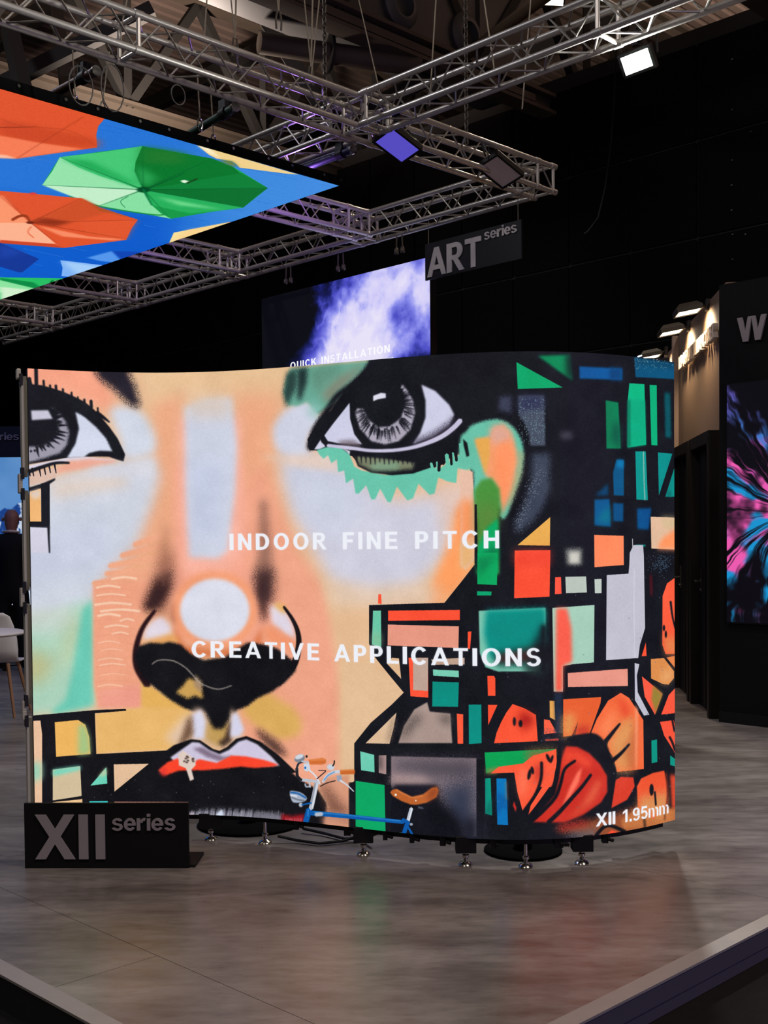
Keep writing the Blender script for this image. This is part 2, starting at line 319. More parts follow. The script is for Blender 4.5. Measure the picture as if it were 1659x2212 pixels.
    # philtrum
    f('d', [(1330, 1060), (1400, 960), (1500, 980), (1640, 960), (1700, 1000), (1740, 1180), (1600, 1250), (1440, 1200), (1300, 1230)], (214, 178, 150), 6)
    f('d', [(1376, 1010), (1440, 970), (1475, 1060), (1468, 1180), (1385, 1182)], (216, 214, 234), 4)
    f('d', [(1500, 1030), (1640, 1020), (1650, 1180), (1570, 1240), (1470, 1180)], (196, 158, 92), 5, 1.0)
    f('d', [(1430, 900), (1660, 890), (1650, 1030), (1600, 1110), (1530, 1110), (1490, 1030)], KB, 4, 1.0)
    f('d', [(1560, 1210), (1610, 1170), (1645, 1050), (1665, 1060), (1655, 1200), (1600, 1240)], (70, 50, 40), 4, 1.0)
    f('d', [(1340, 1050), (1375, 1010), (1385, 1140), (1330, 1210), (1270, 1260), (1290, 1200)], (90, 62, 46), 5, 1.0, a=.8)
    f('e', [(0, 1010), (40, 990), (92, 1115), (60, 1162), (-10, 1170)], (214, 212, 234), 4)
    f('e', [(170, 1110), (210, 1120), (330, 1200), (400, 1290), (390, 1310), (300, 1280), (220, 1200)], (70, 46, 40), 7, 1.2, a=.9)
    # ---- black frame lower left and mouth
    f('d', [(190, 1018), (680, 975), (900, 966), (905, 980), (680, 998), (690, 1290), (1240, 1262), (1200, 1340), (1140, 1395), (1500, 1400), (1659, 1370), (1659, 1800), (190, 1700)], KB)
    f('e', [(-20, 1365), (190, 1382), (330, 1340), (400, 1400), (520, 1490), (620, 1545), (680, 1640), (720, 1800), (-40, 1800)], KB, 1.5, .6)
    f('p', [(345, 1632), (375, 1610), (412, 1597), (432, 1599), (460, 1618), (474, 1622), (490, 1614), (510, 1596), (532, 1590), (562, 1602), (600, 1630), (640, 1668), (600, 1680), (380, 1680), (340, 1668)], KB, .6)
    f('p', [(368, 1636), (415, 1603), (430, 1604), (452, 1620), (474, 1629), (494, 1620), (515, 1602), (532, 1597), (556, 1608), (586, 1634), (604, 1654), (560, 1655), (500, 1645), (470, 1655), (420, 1650), (380, 1650)], (208, 200, 224), 1.5)
    f('d', [(1380, 1250), (1450, 1240), (1520, 1280), (1600, 1310), (1659, 1300), (1659, 1330), (1570, 1340), (1480, 1310)], (110, 90, 112), 3, .8, a=.8)
    f('p', [(342, 1664), (362, 1646), (384, 1638), (402, 1654), (430, 1640), (468, 1648), (500, 1632), (532, 1634), (572, 1642), (602, 1652), (590, 1656), (550, 1659), (520, 1656), (480, 1661), (440, 1664), (410, 1664), (386, 1665), (360, 1674)], (250, 70, 44), 1.5, .6)
    f('d', [(1140, 1420), (1180, 1370), (1200, 1440), (1170, 1450)], (230, 60, 50), 3)
    f('d', [(1278, 1290), (1312, 1265), (1402, 1330), (1402, 1370), (1372, 1402), (1390, 1470), (1362, 1484), (1332, 1392), (1282, 1372)], (226, 206, 194), .6)
    for k in range(9): el('d', (1345 + rs.uniform(-35, 40), 1325 + rs.uniform(-25, 25)), 10, 6, (80, 62, 60), .6)
    f('d', [(224, 1052), (290, 1050), (302, 1150), (302, 1700), (220, 1700)], (234, 192, 158)); f('d', [(230, 1350), (300, 1350), (300, 1470), (230, 1490)], (160, 212, 184), 7)
    f('d', [(392, 1062), (560, 1046), (612, 1080), (640, 1170), (649, 1290), (402, 1310)], (234, 178, 92)); f('d', [(562, 1080), (608, 1080), (640, 1170), (648, 1288), (560, 1296)], (166, 196, 132), 5)
    f('d', [(378, 1402), (575, 1376), (585, 1590), (378, 1624)], (208, 188, 152)); f('d', [(378, 1402), (575, 1376), (577, 1402), (380, 1448)], (112, 214, 190), 4)
    f('d', [(648, 1516), (762, 1384), (769, 1502)], (106, 208, 182)); f('d', [(700, 1456), (762, 1384), (765, 1440)], (190, 205, 165), 3)
    f('d', [(815, 1364), (1066, 1360), (820, 1560)], (228, 190, 154))
    f('d', [(378, 1634), (590, 1600), (590, 1700), (378, 1700)], (232, 190, 140)); f('d', [(330, 1628), (600, 1595), (600, 1612), (330, 1640)], KB)
    f('d', [(640, 1629), (772, 1627), (770, 1700), (640, 1700)], (60, 200, 200)); f('d', [(820, 1632), (1350, 1634), (1350, 1700), (820, 1700)], (206, 140, 126))
    # teeth-like brush marks along the lower edge
    f('j', [(15, 112), (20, 66), (120, 30), (270, 22), (430, 32), (560, 45), (690, 60), (700, 118)], (120, 118, 130), 4, 1.0, a=.9)
    for x in (75, 130, 175, 225, 268, 300, 342, 395, 440, 500): st('j', [(x, 18), (x - rs.uniform(0, 22), 60 + rs.uniform(0, 45))], rs.uniform(8, 20), K, .8, .6, w1=4)
    for k in range(60):
        x = 20 + k * 11.5; w = rs.uniform(5, 12); top = rs.uniform(22, 50)
        col = (188, 188, 205) if k < 40 else (130, 128, 140)
        st('j', [(x, 112), (x + rs.uniform(4, 20), top + (8 if k > 40 else 0))], w, col, .8, .6, w1=2, a=.85)
    f('j', [(225, 60), (268, 25), (276, 110), (215, 110)], (206, 216, 236), 1.5); f('j', [(20, 70), (60, 40), (50, 112), (20, 112)], (214, 190, 200), 2)
    f('j', [(690, 60), (760, 75), (850, 60), (860, 130), (690, 120)], (150, 24, 34), 3, .6)
    for k in range(14): st('j', [(715 + k * 9, 112 + k * .5), (718 + k * 9 + rs.uniform(-4, 6), 92)], 4, (220, 130, 140), .5, a=.7)
    # ---- right: large black field
    f('p', [(812, 720), (1490, 720), (1490, 1850), (765, 1850), (765, 1606), (800, 1562), (846, 1522), (872, 1496), (838, 1455), (806, 1415), (797, 1390), (797, 1307), (960, 1302), (1000, 1252), (1026, 1218), (1026, 1100), (1020, 1030), (1000, 960), (960, 1002), (900, 1024), (840, 1026), (780, 1008), (760, 985), (700, 975), (668, 972), (664, 950), (690, 905), (755, 858), (786, 818)], K)
    f('p', [(752, 1690), (770, 1690), (770, 1830), (752, 1830)], K)
    # upper lid of the right eye
    f('b', [(420, 120), (1020, 60), (950, 150), (860, 230), (790, 300), (700, 400), (610, 445), (570, 390), (540, 360), (470, 390), (400, 385), (372, 290), (390, 190)], (104, 168, 148), 3, .5)
    f('b', [(640, 300), (760, 180), (960, 90), (900, 170), (780, 280), (700, 380)], (134, 128, 112), 9, .8, a=.85)
    f('b', [(560, 130), (800, 90), (760, 160), (600, 300)], (96, 140, 122), 9, a=.8)
    f('b', [(395, 150), (470, 120), (470, 250), (430, 330), (392, 400), (370, 300)], (40, 66, 62), 5, 1.0)
    f('b', [(470, 120), (545, 110), (540, 220), (500, 340), (472, 345), (470, 220)], (30, 50, 50), 5, .8)
    f('b', [(540, 440), (560, 360), (640, 390), (640, 450), (590, 480)], (150, 200, 196), 9, a=.8)
    st('b', [(1010, 70), (940, 170), (850, 250), (760, 320), (690, 420), (600, 560), (560, 690)], 50, K, 3, 1.0, w1=50)
    st('b', [(620, 440), (720, 370), (800, 300)], 8, (60, 90, 86), 2, a=.8)
    # right eye
    f('b', [(610, 660), (640, 560), (730, 390), (840, 240), (1010, 80), (1120, 300), (900, 520), (846, 365), (722, 522), (665, 600)], K, 1)
    f('b', [(665, 600), (720, 525), (846, 365), (850, 480), (880, 590), (935, 662), (760, 655), (690, 640)], (206, 206, 230), 1)
    f('b', [(760, 640), (860, 630), (920, 655), (930, 690), (780, 670)], (110, 95, 105), 4, .8, a=.8)
    f('b', [(592, 700), (645, 620), (672, 680), (632, 698)], (210, 210, 230), 1)
    st('b', [(648, 590), (655, 640), (700, 668)], 26, K, .6)
    f('b', [(1360, 235), (1460, 280), (1560, 380), (1596, 450), (1560, 530), (1440, 612), (1298, 662), (1352, 580), (1390, 470), (1390, 350)], (206, 206, 230), 1.2)
    f('b', [(1560, 500), (1600, 450), (1600, 560), (1440, 650), (1290, 680), (1300, 640), (1440, 580)], (60, 52, 70), 5, 1.0, a=.8)
    st('b', [(690, 672), (850, 690), (1000, 708), (1180, 704), (1350, 672), (1500, 610), (1590, 545), (1640, 492)], 22, (200, 194, 220), 1, w1=34)
    ring = [(1225, 235), (1262, 280), (1300, 350), (1316, 440), (1280, 560), (1200, 640), (1100, 664), (1000, 640), (920, 550), (885, 440), (900, 405), (945, 410), (975, 480), (1050, 540), (1130, 535), (1210, 480), (1246, 390), (1242, 320), (1212, 255)]
    f('b', ring, (172, 166, 182), 1.5, .6)
    for k in range(110):
        t = math.radians(rs.uniform(-55, 178)); r0, r1 = rs.uniform(140, 170), rs.uniform(180, 235)
        st('b', [(1098 + r0 * math.cos(t), 400 + r0 * math.sin(t)), (1100 + r1 * math.cos(t), 415 + r1 * math.sin(t) * 1.03)], rs.uniform(6, 18), K, .8, .8, w1=3, a=.85)
    f('b', [(1015, 315), (1070, 294), (1105, 298), (1106, 330), (1050, 340), (1015, 354)], (216, 216, 232), 1)
    # turquoise zigzag under the eye
    f('b', [(610, 705), (680, 683), (780, 684), (845, 735), (880, 822), (930, 850), (1100, 882), (1300, 868), (1420, 830), (1500, 830), (1600, 760), (1700, 690), (1700, 830), (1659, 840), (1620, 835), (1610, 940), (1550, 930), (1482, 900), (1455, 1015), (1420, 1026), (1340, 945), (1300, 1050), (1260, 1066), (1185, 965), (1142, 1078), (1118, 1076), (1065, 980), (1030, 1056), (1003, 1060), (965, 955), (912, 1016), (888, 1015), (872, 908), (820, 942), (808, 850), (764, 862), (755, 770), (715, 798), (692, 740), (660, 767), (632, 740)], (104, 196, 170), .6)
    f('b', [(790, 690), (850, 712), (845, 740), (830, 720)], (210, 214, 226), 1)
    f('b', [(872, 735), (1000, 735), (1300, 770), (1420, 800), (1420, 830), (1300, 872), (1150, 884), (1000, 866), (905, 820)], K, .5)
    f('b', [(884, 742), (1000, 745), (1150, 765), (1310, 790), (1300, 840), (1150, 850), (1000, 846), (915, 808)], (122, 128, 102), 3, .5)
    f('b', [(1000, 800), (1200, 790), (1200, 845), (1000, 850)], (126, 172, 142), 5, a=.7)
    f('b', [(860, 700), (1659, 640), (1659, 720), (1500, 790), (1300, 790), (1100, 765), (880, 745)], K, 1.5)
    st('b', [(690, 672), (850, 690), (1000, 708), (1180, 704), (1350, 672), (1500, 610), (1590, 545), (1640, 492)], 20, (200, 194, 220), 1, w1=32)
    for k in range(14):
        x = 895 + k * 33; st('b', [(x, 730 + k), (x + 3, 790 + rs.uniform(-6, 14) + k * 1.2)], 13, K, .5, w1=5)
    for (x0, y0, x1, y1, w) in [(1542, 738, 1552, 830, 28), (1586, 725, 1590, 770, 16), (1640, 660, 1652, 760, 22), (1430, 800, 1440, 835, 20), (1472, 790, 1476, 840, 14)]:
        st('b', [(x0, y0), (x1, y1)], w, (104, 196, 170), .4)
    for (x0, y0, x1, y1, w) in [(1490, 760, 1486, 852, 22), (1512, 740, 1518, 806, 18), (1572, 730, 1576, 808, 18), (1606, 700, 1612, 780, 20), (1452, 780, 1456, 826, 12)]:
        st('b', [(x0, y0), (x1, y1)], w, K, .4)
    # ear
    f('c', [(-20, 690), (20, 640), (60, 595), (150, 562), (250, 550), (340, 588), (400, 660), (432, 760), (428, 880), (404, 980), (362, 1100), (322, 1225), (285, 1266), (262, 1235), (250, 1180), (82, 1150), (72, 925), (-20, 905)], (104, 192, 166), 2, .7, sm=True)
    f('c', [(400, 760), (432, 800), (420, 940), (370, 1090), (320, 1200), (330, 1050), (390, 900)], (160, 170, 130), 4, 1.0)
    f('c', [(215, 610), (290, 585), (340, 640), (372, 720), (388, 860), (362, 980), (312, 1150), (282, 1238), (268, 1150), (230, 1010), (160, 950), (150, 900), (86, 692), (190, 680)], (246, 158, 110), 4, .5)
    f('c', [(205, 600), (290, 585), (340, 650), (330, 720), (230, 740), (190, 690)], (226, 170, 150), 7, .6)
    f('c', [(240, 740), (320, 700), (375, 800), (350, 980), (300, 1180), (270, 1100), (220, 900)], (255, 148, 98), 7)
    f('c', [(84, 692), (190, 680), (192, 810), (160, 945)], (232, 170, 84), 2)
    f('c', [(-20, 905), (70, 925), (78, 1150), (82, 1560), (20, 1630), (-20, 1600)], (230, 188, 166), 1); f('c', [(-20, 1130), (78, 1130), (80, 1420), (-20, 1420)], (252, 152, 96), 8); f('c', [(-20, 1430), (80, 1430), (80, 1560), (10, 1630), (-20, 1620)], (230, 176, 116), 6)
    f('c', [(0, 690), (30, 720), (45, 810), (25, 820), (5, 740)], K, 1)
    f('c', [(80, 1060), (130, 985), (205, 970), (262, 1050), (268, 1190), (250, 1270), (255, 1659), (103, 1659), (100, 1300), (82, 1150)], (74, 146, 62), 3)
    f('c', [(90, 1160), (250, 1160), (250, 1300), (104, 1420)], (96, 132, 58), 12, a=.7)
    f('c', [(105, 1470), (170, 1330), (252, 1260), (252, 1659), (105, 1659)], (0, 166, 96), 3)
    f('c', [(110, 1600), (150, 1500), (250, 1460), (248, 1540), (160, 1659)], (0, 112, 74), 6, a=.85)
    f('c', [(82, 1160), (98, 1160), (106, 1659), (82, 1580)], K)
    f('g', [(103, -20), (247, -20), (243, 212), (102, 205)], (0, 164, 92)); f('g', [(105, 20), (240, 0), (180, 80), (110, 160)], (0, 120, 72), 6, a=.7)
    f('g', [(100, 256), (205, 258), (202, 286), (100, 286)], (0, 160, 108))
    # blocks, upper right
    c = lambda pts, col, **k: f('c', pts, col, **k)
    c([(382, 140), (715, 322), (392, 333)], (0, 164, 104)); c([(535, 95), (768, 86), (785, 272), (700, 215)], (0, 134, 84), soft=2); c([(735, 80), (790, 80), (790, 290), (745, 240)], K, soft=6, a=.8)
    c([(833, 170), (1140, 186), (1140, 268), (835, 258)], (0, 88, 156), soft=1.5); c([(1050, 180), (1140, 186), (1140, 268), (1050, 265)], (0, 64, 120), soft=4)
    c([(1228, 106), (1530, 150), (1530, 262), (1236, 248)], (0, 82, 122), soft=1); c([(1230, 100), (1530, 150), (1530, 190), (1240, 150)], (8, 60, 88), soft=5, grain=1.0, a=.7)
    c([(265, 386), (347, 384), (345, 505), (255, 486)], (56, 60, 82), soft=4, grain=.8)
    c([(396, 380), (580, 378), (590, 740), (482, 740), (470, 640), (430, 560), (400, 520)], (72, 80, 98), soft=1.2); c([(400, 380), (580, 378), (580, 470), (400, 500)], (48, 52, 82), soft=7)
    c([(495, 796), (620, 795), (620, 1060), (570, 1190), (480, 1300), (385, 1372), (370, 1290), (440, 1150), (490, 980)], (60, 68, 86), soft=5, grain=1.2)
    c([(1022, 413), (1113, 430), (1131, 760), (1028, 760)], (0, 126, 84), soft=.6); c([(1080, 560), (1131, 600), (1131, 760), (1060, 700)], (8, 76, 62), soft=7, a=.7)
    c([(1192, 292), (1300, 298), (1312, 732), (1180, 752), (1182, 400)], (0, 186, 132)); c([(1182, 410), (1305, 412), (1312, 732), (1180, 752)], (0, 172, 128), soft=2); c([(1180, 420), (1198, 400), (1200, 745), (1178, 752)], (0, 120, 92), soft=2)
    c([(1337, 303), (1388, 306), (1393, 738), (1350, 735)], (0, 176, 122)); c([(1443, 360), (1485, 360), (1492, 682), (1450, 680)], (0, 82, 94), soft=3, grain=.6)
    c([(1235, 780), (1310, 780), (1325, 1130), (1243, 1125)], (0, 150, 142)); st('c', [(1293, 782), (1298, 1000), (1304, 1128)], 8, (150, 186, 176), .5, .6)
    c([(1397, 787), (1500, 797), (1404, 1097)], (0, 142, 138)); c([(1512, 905), (1530, 905), (1530, 1105), (1450, 1105)], (0, 142, 134)); c([(1450, 1105), (1480, 1040), (1500, 1105)], (10, 90, 90), soft=4, a=.6)
    c([(1100, 838), (1153, 840), (1153, 1098), (1080, 1095), (1075, 930)], (0, 84, 132), soft=1); c([(1105, 840), (1153, 842), (1150, 900), (1100, 890)], (0, 120, 176), soft=3)
    c([(945, 1096), (1040, 1010), (1040, 1096)], (0, 62, 104), soft=3); c([(942, 1125), (1050, 1120), (1058, 1320), (942, 1310)], (0, 84, 140), soft=1.5); c([(950, 1280), (1050, 1160), (1056, 1300)], (0, 112, 140), soft=7)
    c([(1076, 1150), (1150, 1152), (1148, 1283), (1078, 1280)], (0, 78, 130), soft=1.2); c([(1247, 1190), (1350, 1185), (1330, 1342), (1250, 1335)], (0, 78, 138), soft=2)
    c([(1345, 1248), (1530, 1255), (1530, 1484), (1350, 1476)], (228, 188, 158)); c([(1530, 1330), (1530, 1484), (1390, 1479), (1430, 1400)], (255, 150, 96), soft=5); c([(1420, 1250), (1530, 1255), (1530, 1330), (1440, 1330)], (206, 184, 140), soft=7, a=.7)
    c([(390, 1452), (625, 1250), (622, 1456)], (232, 170, 80)); c([(370, 1490), (626, 1487), (620, 1821), (366, 1833)], (250, 80, 52)); c([(370, 1490), (626, 1487), (624, 1600), (370, 1600)], (236, 64, 48), soft=8, a=.6)
    c([(940, 1378), (1151, 1385), (1153, 1594), (942, 1610)], (255, 138, 92)); c([(735, 1480), (852, 1474), (852, 1592), (745, 1592)], (132, 132, 130), soft=4, grain=.8); c([(762, 1505), (832, 1502), (832, 1580), (765, 1582)], (206, 204, 194), soft=3)
    el('c', (742, 665), 48, 28, (70, 66, 80), 5); st('c', [(1238, 1455), (1305, 1455)], 14, (0, 130, 120), 1)
    for k in range(170): el('c', (1350 + rs.gauss(70, 40), 1560 + rs.gauss(20, 40)), 3, 3, (60, 80, 100), .3)
    for k in range(120): el('c', (1230 + rs.uniform(0, 285), 105 + rs.uniform(0, 30) + rs.uniform(0, 1) ** 3 * 80), 2.5, 2.5, (110, 150, 160), .3)
    for k in range(260): el('c', (400 + rs.uniform(0, 190), 400 + rs.uniform(0, 330)), 2.5, 2.5, (120, 150, 158), .3)
    for k in range(220): t = rs.uniform(0, 1); el('c', (560 - 170 * t + rs.gauss(0, 22), 900 + 420 * t + rs.gauss(0, 30)), 2.5, 3, (112, 122, 138), .3)
    # blocks, lower right
    g = lambda pts, col, **k: f('g', pts, col, **k)
    g([(1195, -20), (1222, -75), (1290, -75), (1296, 0), (1305, 520), (1268, 640), (1256, 735), (1025, 750), (1030, 140), (1186, 130), (1192, 60)], (194, 192, 206)); st('g', [(1228, 100), (1226, 400), (1232, 730)], 6, (216, 214, 226), .6, a=.7)
    st('g', [(1215, -120), (1216, -60)], 5, (190, 190, 196), .4)
    g([(660, 156), (702, 154), (706, 275), (658, 278)], (251, 86, 64)); g([(733, 152), (882, 150), (888, 265), (738, 270)], (186, 196, 186)); g([(942, 170), (993, 167), (993, 270), (945, 270)], (190, 198, 192))
    g([(112, 396), (592, 374), (594, 600), (580, 760), (520, 830), (250, 832), (160, 800), (120, 700)], (124, 196, 174), soft=1); g([(165, 392), (592, 376), (592, 620), (540, 790), (260, 790), (190, 720), (150, 560)], (0, 140, 130), soft=5, grain=.6)
    g([(230, 700), (590, 640), (590, 780), (240, 784)], (62, 40, 40), soft=7, grain=.5); g([(500, 640), (594, 460), (600, 850), (480, 850)], K, soft=8, a=.9); g([(420, 790), (600, 760), (600, 850), (460, 850)], (40, 60, 58), soft=6, a=.8); g([(560, 500), (596, 500), (596, 840), (560, 840)], K, soft=4)
    g([(640, 376), (942, 354), (938, 766), (780, 780), (716, 792), (716, 976), (650, 976)], (166, 206, 186)); g([(668, 376), (745, 378), (776, 520), (782, 762), (716, 792), (716, 976), (660, 976)], (251, 96, 76), soft=4)
    g([(750, 842), (1180, 811), (1182, 935), (752, 943)], (232, 150, 132))
    g([(34, 545), (60, 545), (50, 672), (33, 666)], RED); g([(174, 862), (222, 862), (231, 880), (232, 1006), (178, 1006)], RED)
    g([(40, 1068), (131, 1068), (133, 1345), (42, 1351)], (0, 142, 130)); g([(178, 1070), (247, 1070), (180, 1217)], (250, 80, 50))
    f('g', [(222, 1346), (240, 1270), (270, 1200), (310, 1125), (355, 1064), (440, 1095), (522, 1142), (536, 1331)], (250, 84, 52))
    g([(420, 1110), (500, 1150), (500, 1210), (440, 1250), (390, 1200)], (170, 30, 26), soft=8); el('g', (368, 1190), 11, 32, K, .8); el('g', (412, 1204), 14, 26, K, .8)
    g([(580, 1174), (620, 1180), (672, 1270), (580, 1281)], (250, 96, 66)); g([(585, 1316), (685, 1311), (685, 1326), (590, 1331)], (180, 60, 46))
    g([(620, 1040), (656, 1042), (662, 1182), (622, 1160)], (226, 162, 84)); g([(655, 985), (713, 985), (713, 1292), (662, 1262)], (32, 42, 62), soft=2)
    for k in range(90): el('g', (rs.uniform(560, 750), rs.uniform(1240, 1330)), 3, 3, (54, 62, 84), .5)
    g([(718, 1030), (990, 1014), (985, 1060), (905, 1282), (806, 1285), (824, 1190), (780, 1292), (718, 1298)], (234, 98, 50)); g([(718, 1150), (800, 1130), (790, 1292), (718, 1298)], (224, 150, 82), soft=8, grain=.8); g([(810, 1230), (905, 1220), (900, 1290), (800, 1290)], (200, 60, 40), soft=6)
    pet = [(918, 1272), (960, 1170), (1040, 1040), (1130, 984), (1190, 1020), (1242, 1100), (1292, 1180), (1296, 1530), (1100, 1552), (1082, 1450), (1030, 1385), (1040, 1340), (1000, 1332)]
    g(pet, (246, 108, 62)); g([(1060, 1300), (1140, 1180), (1230, 1150), (1210, 1540), (1100, 1545), (1080, 1440), (1035, 1380)], (226, 150, 88), soft=10, grain=.8); g([(1150, 1400), (1250, 1180), (1240, 1540), (1190, 1540)], (190, 100, 58), soft=8, a=.7)
    g([(960, 1250), (1080, 1100), (1120, 1150), (1020, 1320)], (250, 140, 90), soft=10, a=.7); g([(1232, 1070), (1256, 1100), (1246, 1530), (1236, 1530)], (252, 160, 120), soft=2, a=.7); g([(1100, 1000), (1160, 1040), (1210, 1130), (1150, 1160)], (232, 76, 48), soft=7, a=.8)
    st('g', [(1125, 1205), (1080, 1260), (1020, 1335)], 14, K, 1, w1=34); st('g', [(1192, 1352), (1130, 1420), (1060, 1480)], 14, K, 1, w1=34)
    g([(1530, 155), (1462, 200), (1430, 290), (1428, 640), (1452, 706), (1530, 706)], (250, 92, 60)); g([(1430, 560), (1530, 600), (1530, 706), (1452, 706)], (232, 130, 76), soft=9); st('g', [(1488, 330), (1500, 430), (1522, 530)], 16, K, .8, w1=10)
    el('g', (1440, 520), 9, 22, K, .6); el('g', (1454, 565), 8, 26, K, .6)
    g([(1346, 742), (1440, 735), (1512, 830), (1512, 880), (1472, 926), (1430, 920), (1348, 882)], (222, 142, 78)); g([(1400, 860), (1500, 800), (1500, 890), (1440, 920)], (232, 170, 110), soft=8, grain=.8, a=.7); g([(1458, 731), (1530, 718), (1530, 815)], (228, 130, 72))
    g([(1310, 622), (1316, 720), (1280, 722)], RED); g([(1282, 866), (1360, 930), (1430, 992), (1376, 1142), (1302, 1012)], (250, 92, 66)); g([(1362, 932), (1432, 992), (1380, 1130), (1350, 1030)], (152, 128, 54), soft=3)
    g([(1230, 770), (1264, 780), (1246, 860), (1252, 980), (1336, 1142), (1296, 1147), (1232, 1036)], (192, 192, 206)); g([(1530, 945), (1474, 1000), (1420, 1140), (1530, 1130)], (250, 88, 62)); g([(1411, 1192), (1510, 1180), (1530, 1240), (1530, 1430), (1442, 1292)], (248, 86, 60))
    st('g', [(1480, 1300), (1500, 1340), (1520, 1400)], 16, K, .8); st('g', [(1500, 1180), (1516, 1260)], 14, K, .8)
    g([(1350, 1326), (1390, 1318), (1393, 1480), (1352, 1489)], (0, 148, 130)); g([(1485, 1432), (1530, 1465), (1530, 1515), (1485, 1502)], (0, 148, 130))
    g([(1340, 140), (1352, 140), (1356, 290), (1346, 290)], (120, 20, 30), soft=3)
    f('g', [(740, 1320), (800, 1290), (940, 1275), (1020, 1340), (1060, 1440), (1100, 1560), (1040, 1620), (960, 1480), (860, 1380)], K, 1.5, sm=True)
    g([(154, 1412), (662, 1386), (664, 1440), (480, 1500), (260, 1530), (165, 1562)], (0, 162, 84)); g([(450, 1400), (664, 1386), (664, 1440), (460, 1480)], (140, 110, 60), soft=8, grain=.8)
    g([(165, 1530), (270, 1508), (240, 1560), (165, 1565)], (120, 140, 70), soft=4)
    g([(196, 1562), (255, 1514), (430, 1490), (500, 1435), (668, 1388), (672, 1480), (640, 1659), (400, 1659), (372, 1556)], (252, 92, 58))
    I = lambda pts, col, **k: f('i', pts, col, **k)
    I([(378, 350), (470, 300), (575, 300), (588, 420), (545, 530), (445, 665), (405, 520)], (253, 92, 60)); I([(585, 260), (696, 198), (696, 330), (662, 460), (560, 600), (486, 698), (505, 620), (588, 490), (602, 380)], (253, 92, 60))
    I([(430, 350), (470, 340), (480, 480), (440, 600), (420, 480)], (255, 124, 92), soft=6, a=.8); I([(540, 330), (590, 300), (590, 420), (550, 470)], (190, 50, 40), soft=7)
    for (x, y, rx, ry, r) in [(495, 390, 13, 42, .2), (517, 360, 12, 30, -.2), (636, 268, 12, 34, -.4), (662, 276, 10, 32, .3)]: el('i', (x, y), rx, ry, K, .8, rot=r)
    I([(770, 180), (850, 184), (940, 230), (1020, 310), (1075, 400), (1078, 520), (1030, 600), (900, 690), (760, 748), (640, 748), (512, 745), (600, 650), (690, 540), (716, 420), (722, 320)], (206, 48, 36), soft=1.5)
    I([(760, 200), (860, 220), (960, 300), (940, 350), (820, 280), (750, 330), (730, 430)], (240, 74, 50), soft=6); I([(890, 334), (850, 380), (800, 480), (735, 640), (800, 560), (865, 450)], (255, 116, 92), soft=2.5); I([(1000, 430), (1040, 440), (980, 580), (850, 690), (780, 730), (900, 600)], (226, 92, 62), soft=7)
    st('i', [(838, 288), (760, 350), (728, 460), (690, 560), (600, 660), (508, 742)], 20, K, 1, w1=30); st('i', [(955, 392), (890, 480), (810, 570), (720, 670), (636, 750)], 22, K, 1, w1=34); st('i', [(720, 190), (714, 330), (680, 470), (590, 600), (480, 720)], 26, K, 1, w1=30); st('i', [(586, 300), (582, 420), (540, 540), (450, 670)], 22, K, 1)
    I([(1140, 432), (1180, 408), (1272, 412), (1282, 480), (1225, 580), (1108, 642)], (220, 62, 42), soft=1); I([(380, 590), (398, 640), (392, 672), (374, 620)], (220, 50, 40), soft=1)
    I([(690, 800), (900, 745), (1100, 700), (1300, 630), (1578, 640), (1600, 640), (1600, 760), (1400, 800), (1130, 850), (900, 855)], (150, 78, 46), soft=6, grain=1.0); I([(780, 810), (1000, 790), (1000, 860), (780, 860)], (96, 92, 100), soft=8, grain=1.0, a=.8); I([(700, 770), (900, 735), (960, 760), (720, 810)], (180, 44, 36), soft=7, grain=.8)
    I([(1180, 730), (1310, 640), (1600, 640), (1600, 745), (1200, 806)], (196, 116, 64), soft=4, grain=.5)
    I([(1298, 480), (1330, 420), (1420, 378), (1502, 362), (1522, 450), (1530, 640), (1420, 720), (1305, 640)], (240, 86, 50), soft=1); I([(1310, 560), (1530, 520), (1530, 720), (1310, 690)], (222, 146, 88), soft=10, grain=.8)
    el('i', (1408, 505), 16, 44, K, .8); st('i', [(1432, 520), (1440, 620)], 14, K, 1); st('i', [(1516, 380), (1530, 520), (1520, 640)], 14, (110, 40, 30), 2); st('i', [(1550, 420), (1552, 640)], 10, K, 2); I([(1545, 390), (1600, 400), (1600, 640), (1560, 640)], (214, 70, 44), soft=4)
    st('i', [(1352, 720), (1360, 790)], 16, (60, 40, 30), 2); st('i', [(1505, 650), (1508, 730)], 10, (100, 50, 30), 2)
    st('i', [(990, 850), (1050, 785), (1110, 775), (1210, 818)], 26, KB, 1); I([(1072, 838), (1110, 806), (1150, 818), (1140, 840)], (250, 80, 50), soft=1)
    I([(165, 420), (206, 416), (216, 696), (166, 682)], (0, 152, 126)); I([(166, 682), (190, 600), (214, 560), (216, 696)], (0, 110, 96), soft=2, a=.7); I([(249, 420), (323, 420), (336, 768), (256, 765)], (0, 116, 186)); I([(252, 520), (326, 560), (330, 660), (290, 640), (256, 700)], (0, 90, 160), soft=3, a=.8)
    I([(316, 440), (326, 440), (330, 580), (318, 580)], (150, 120, 100), soft=2, a=.8)
    # ---- house, centre right
    e = lambda pts, col, **k: f('e', pts, col, **k)
    e([(1052, 145), (1072, 145), (1076, 216), (1050, 212)], RED); e([(1014, 262), (1071, 262), (1073, 530), (1006, 505)], (106, 198, 166)); e([(1010, 420), (1072, 420), (1073, 530), (1006, 505)], (140, 190, 150), soft=7, a=.7)
    e([(1122, 262), (1636, 257), (1636, 330), (1122, 336)], (251, 82, 54)); e([(1120, 362), (1629, 375), (1626, 530), (1118, 512)], (230, 152, 130))
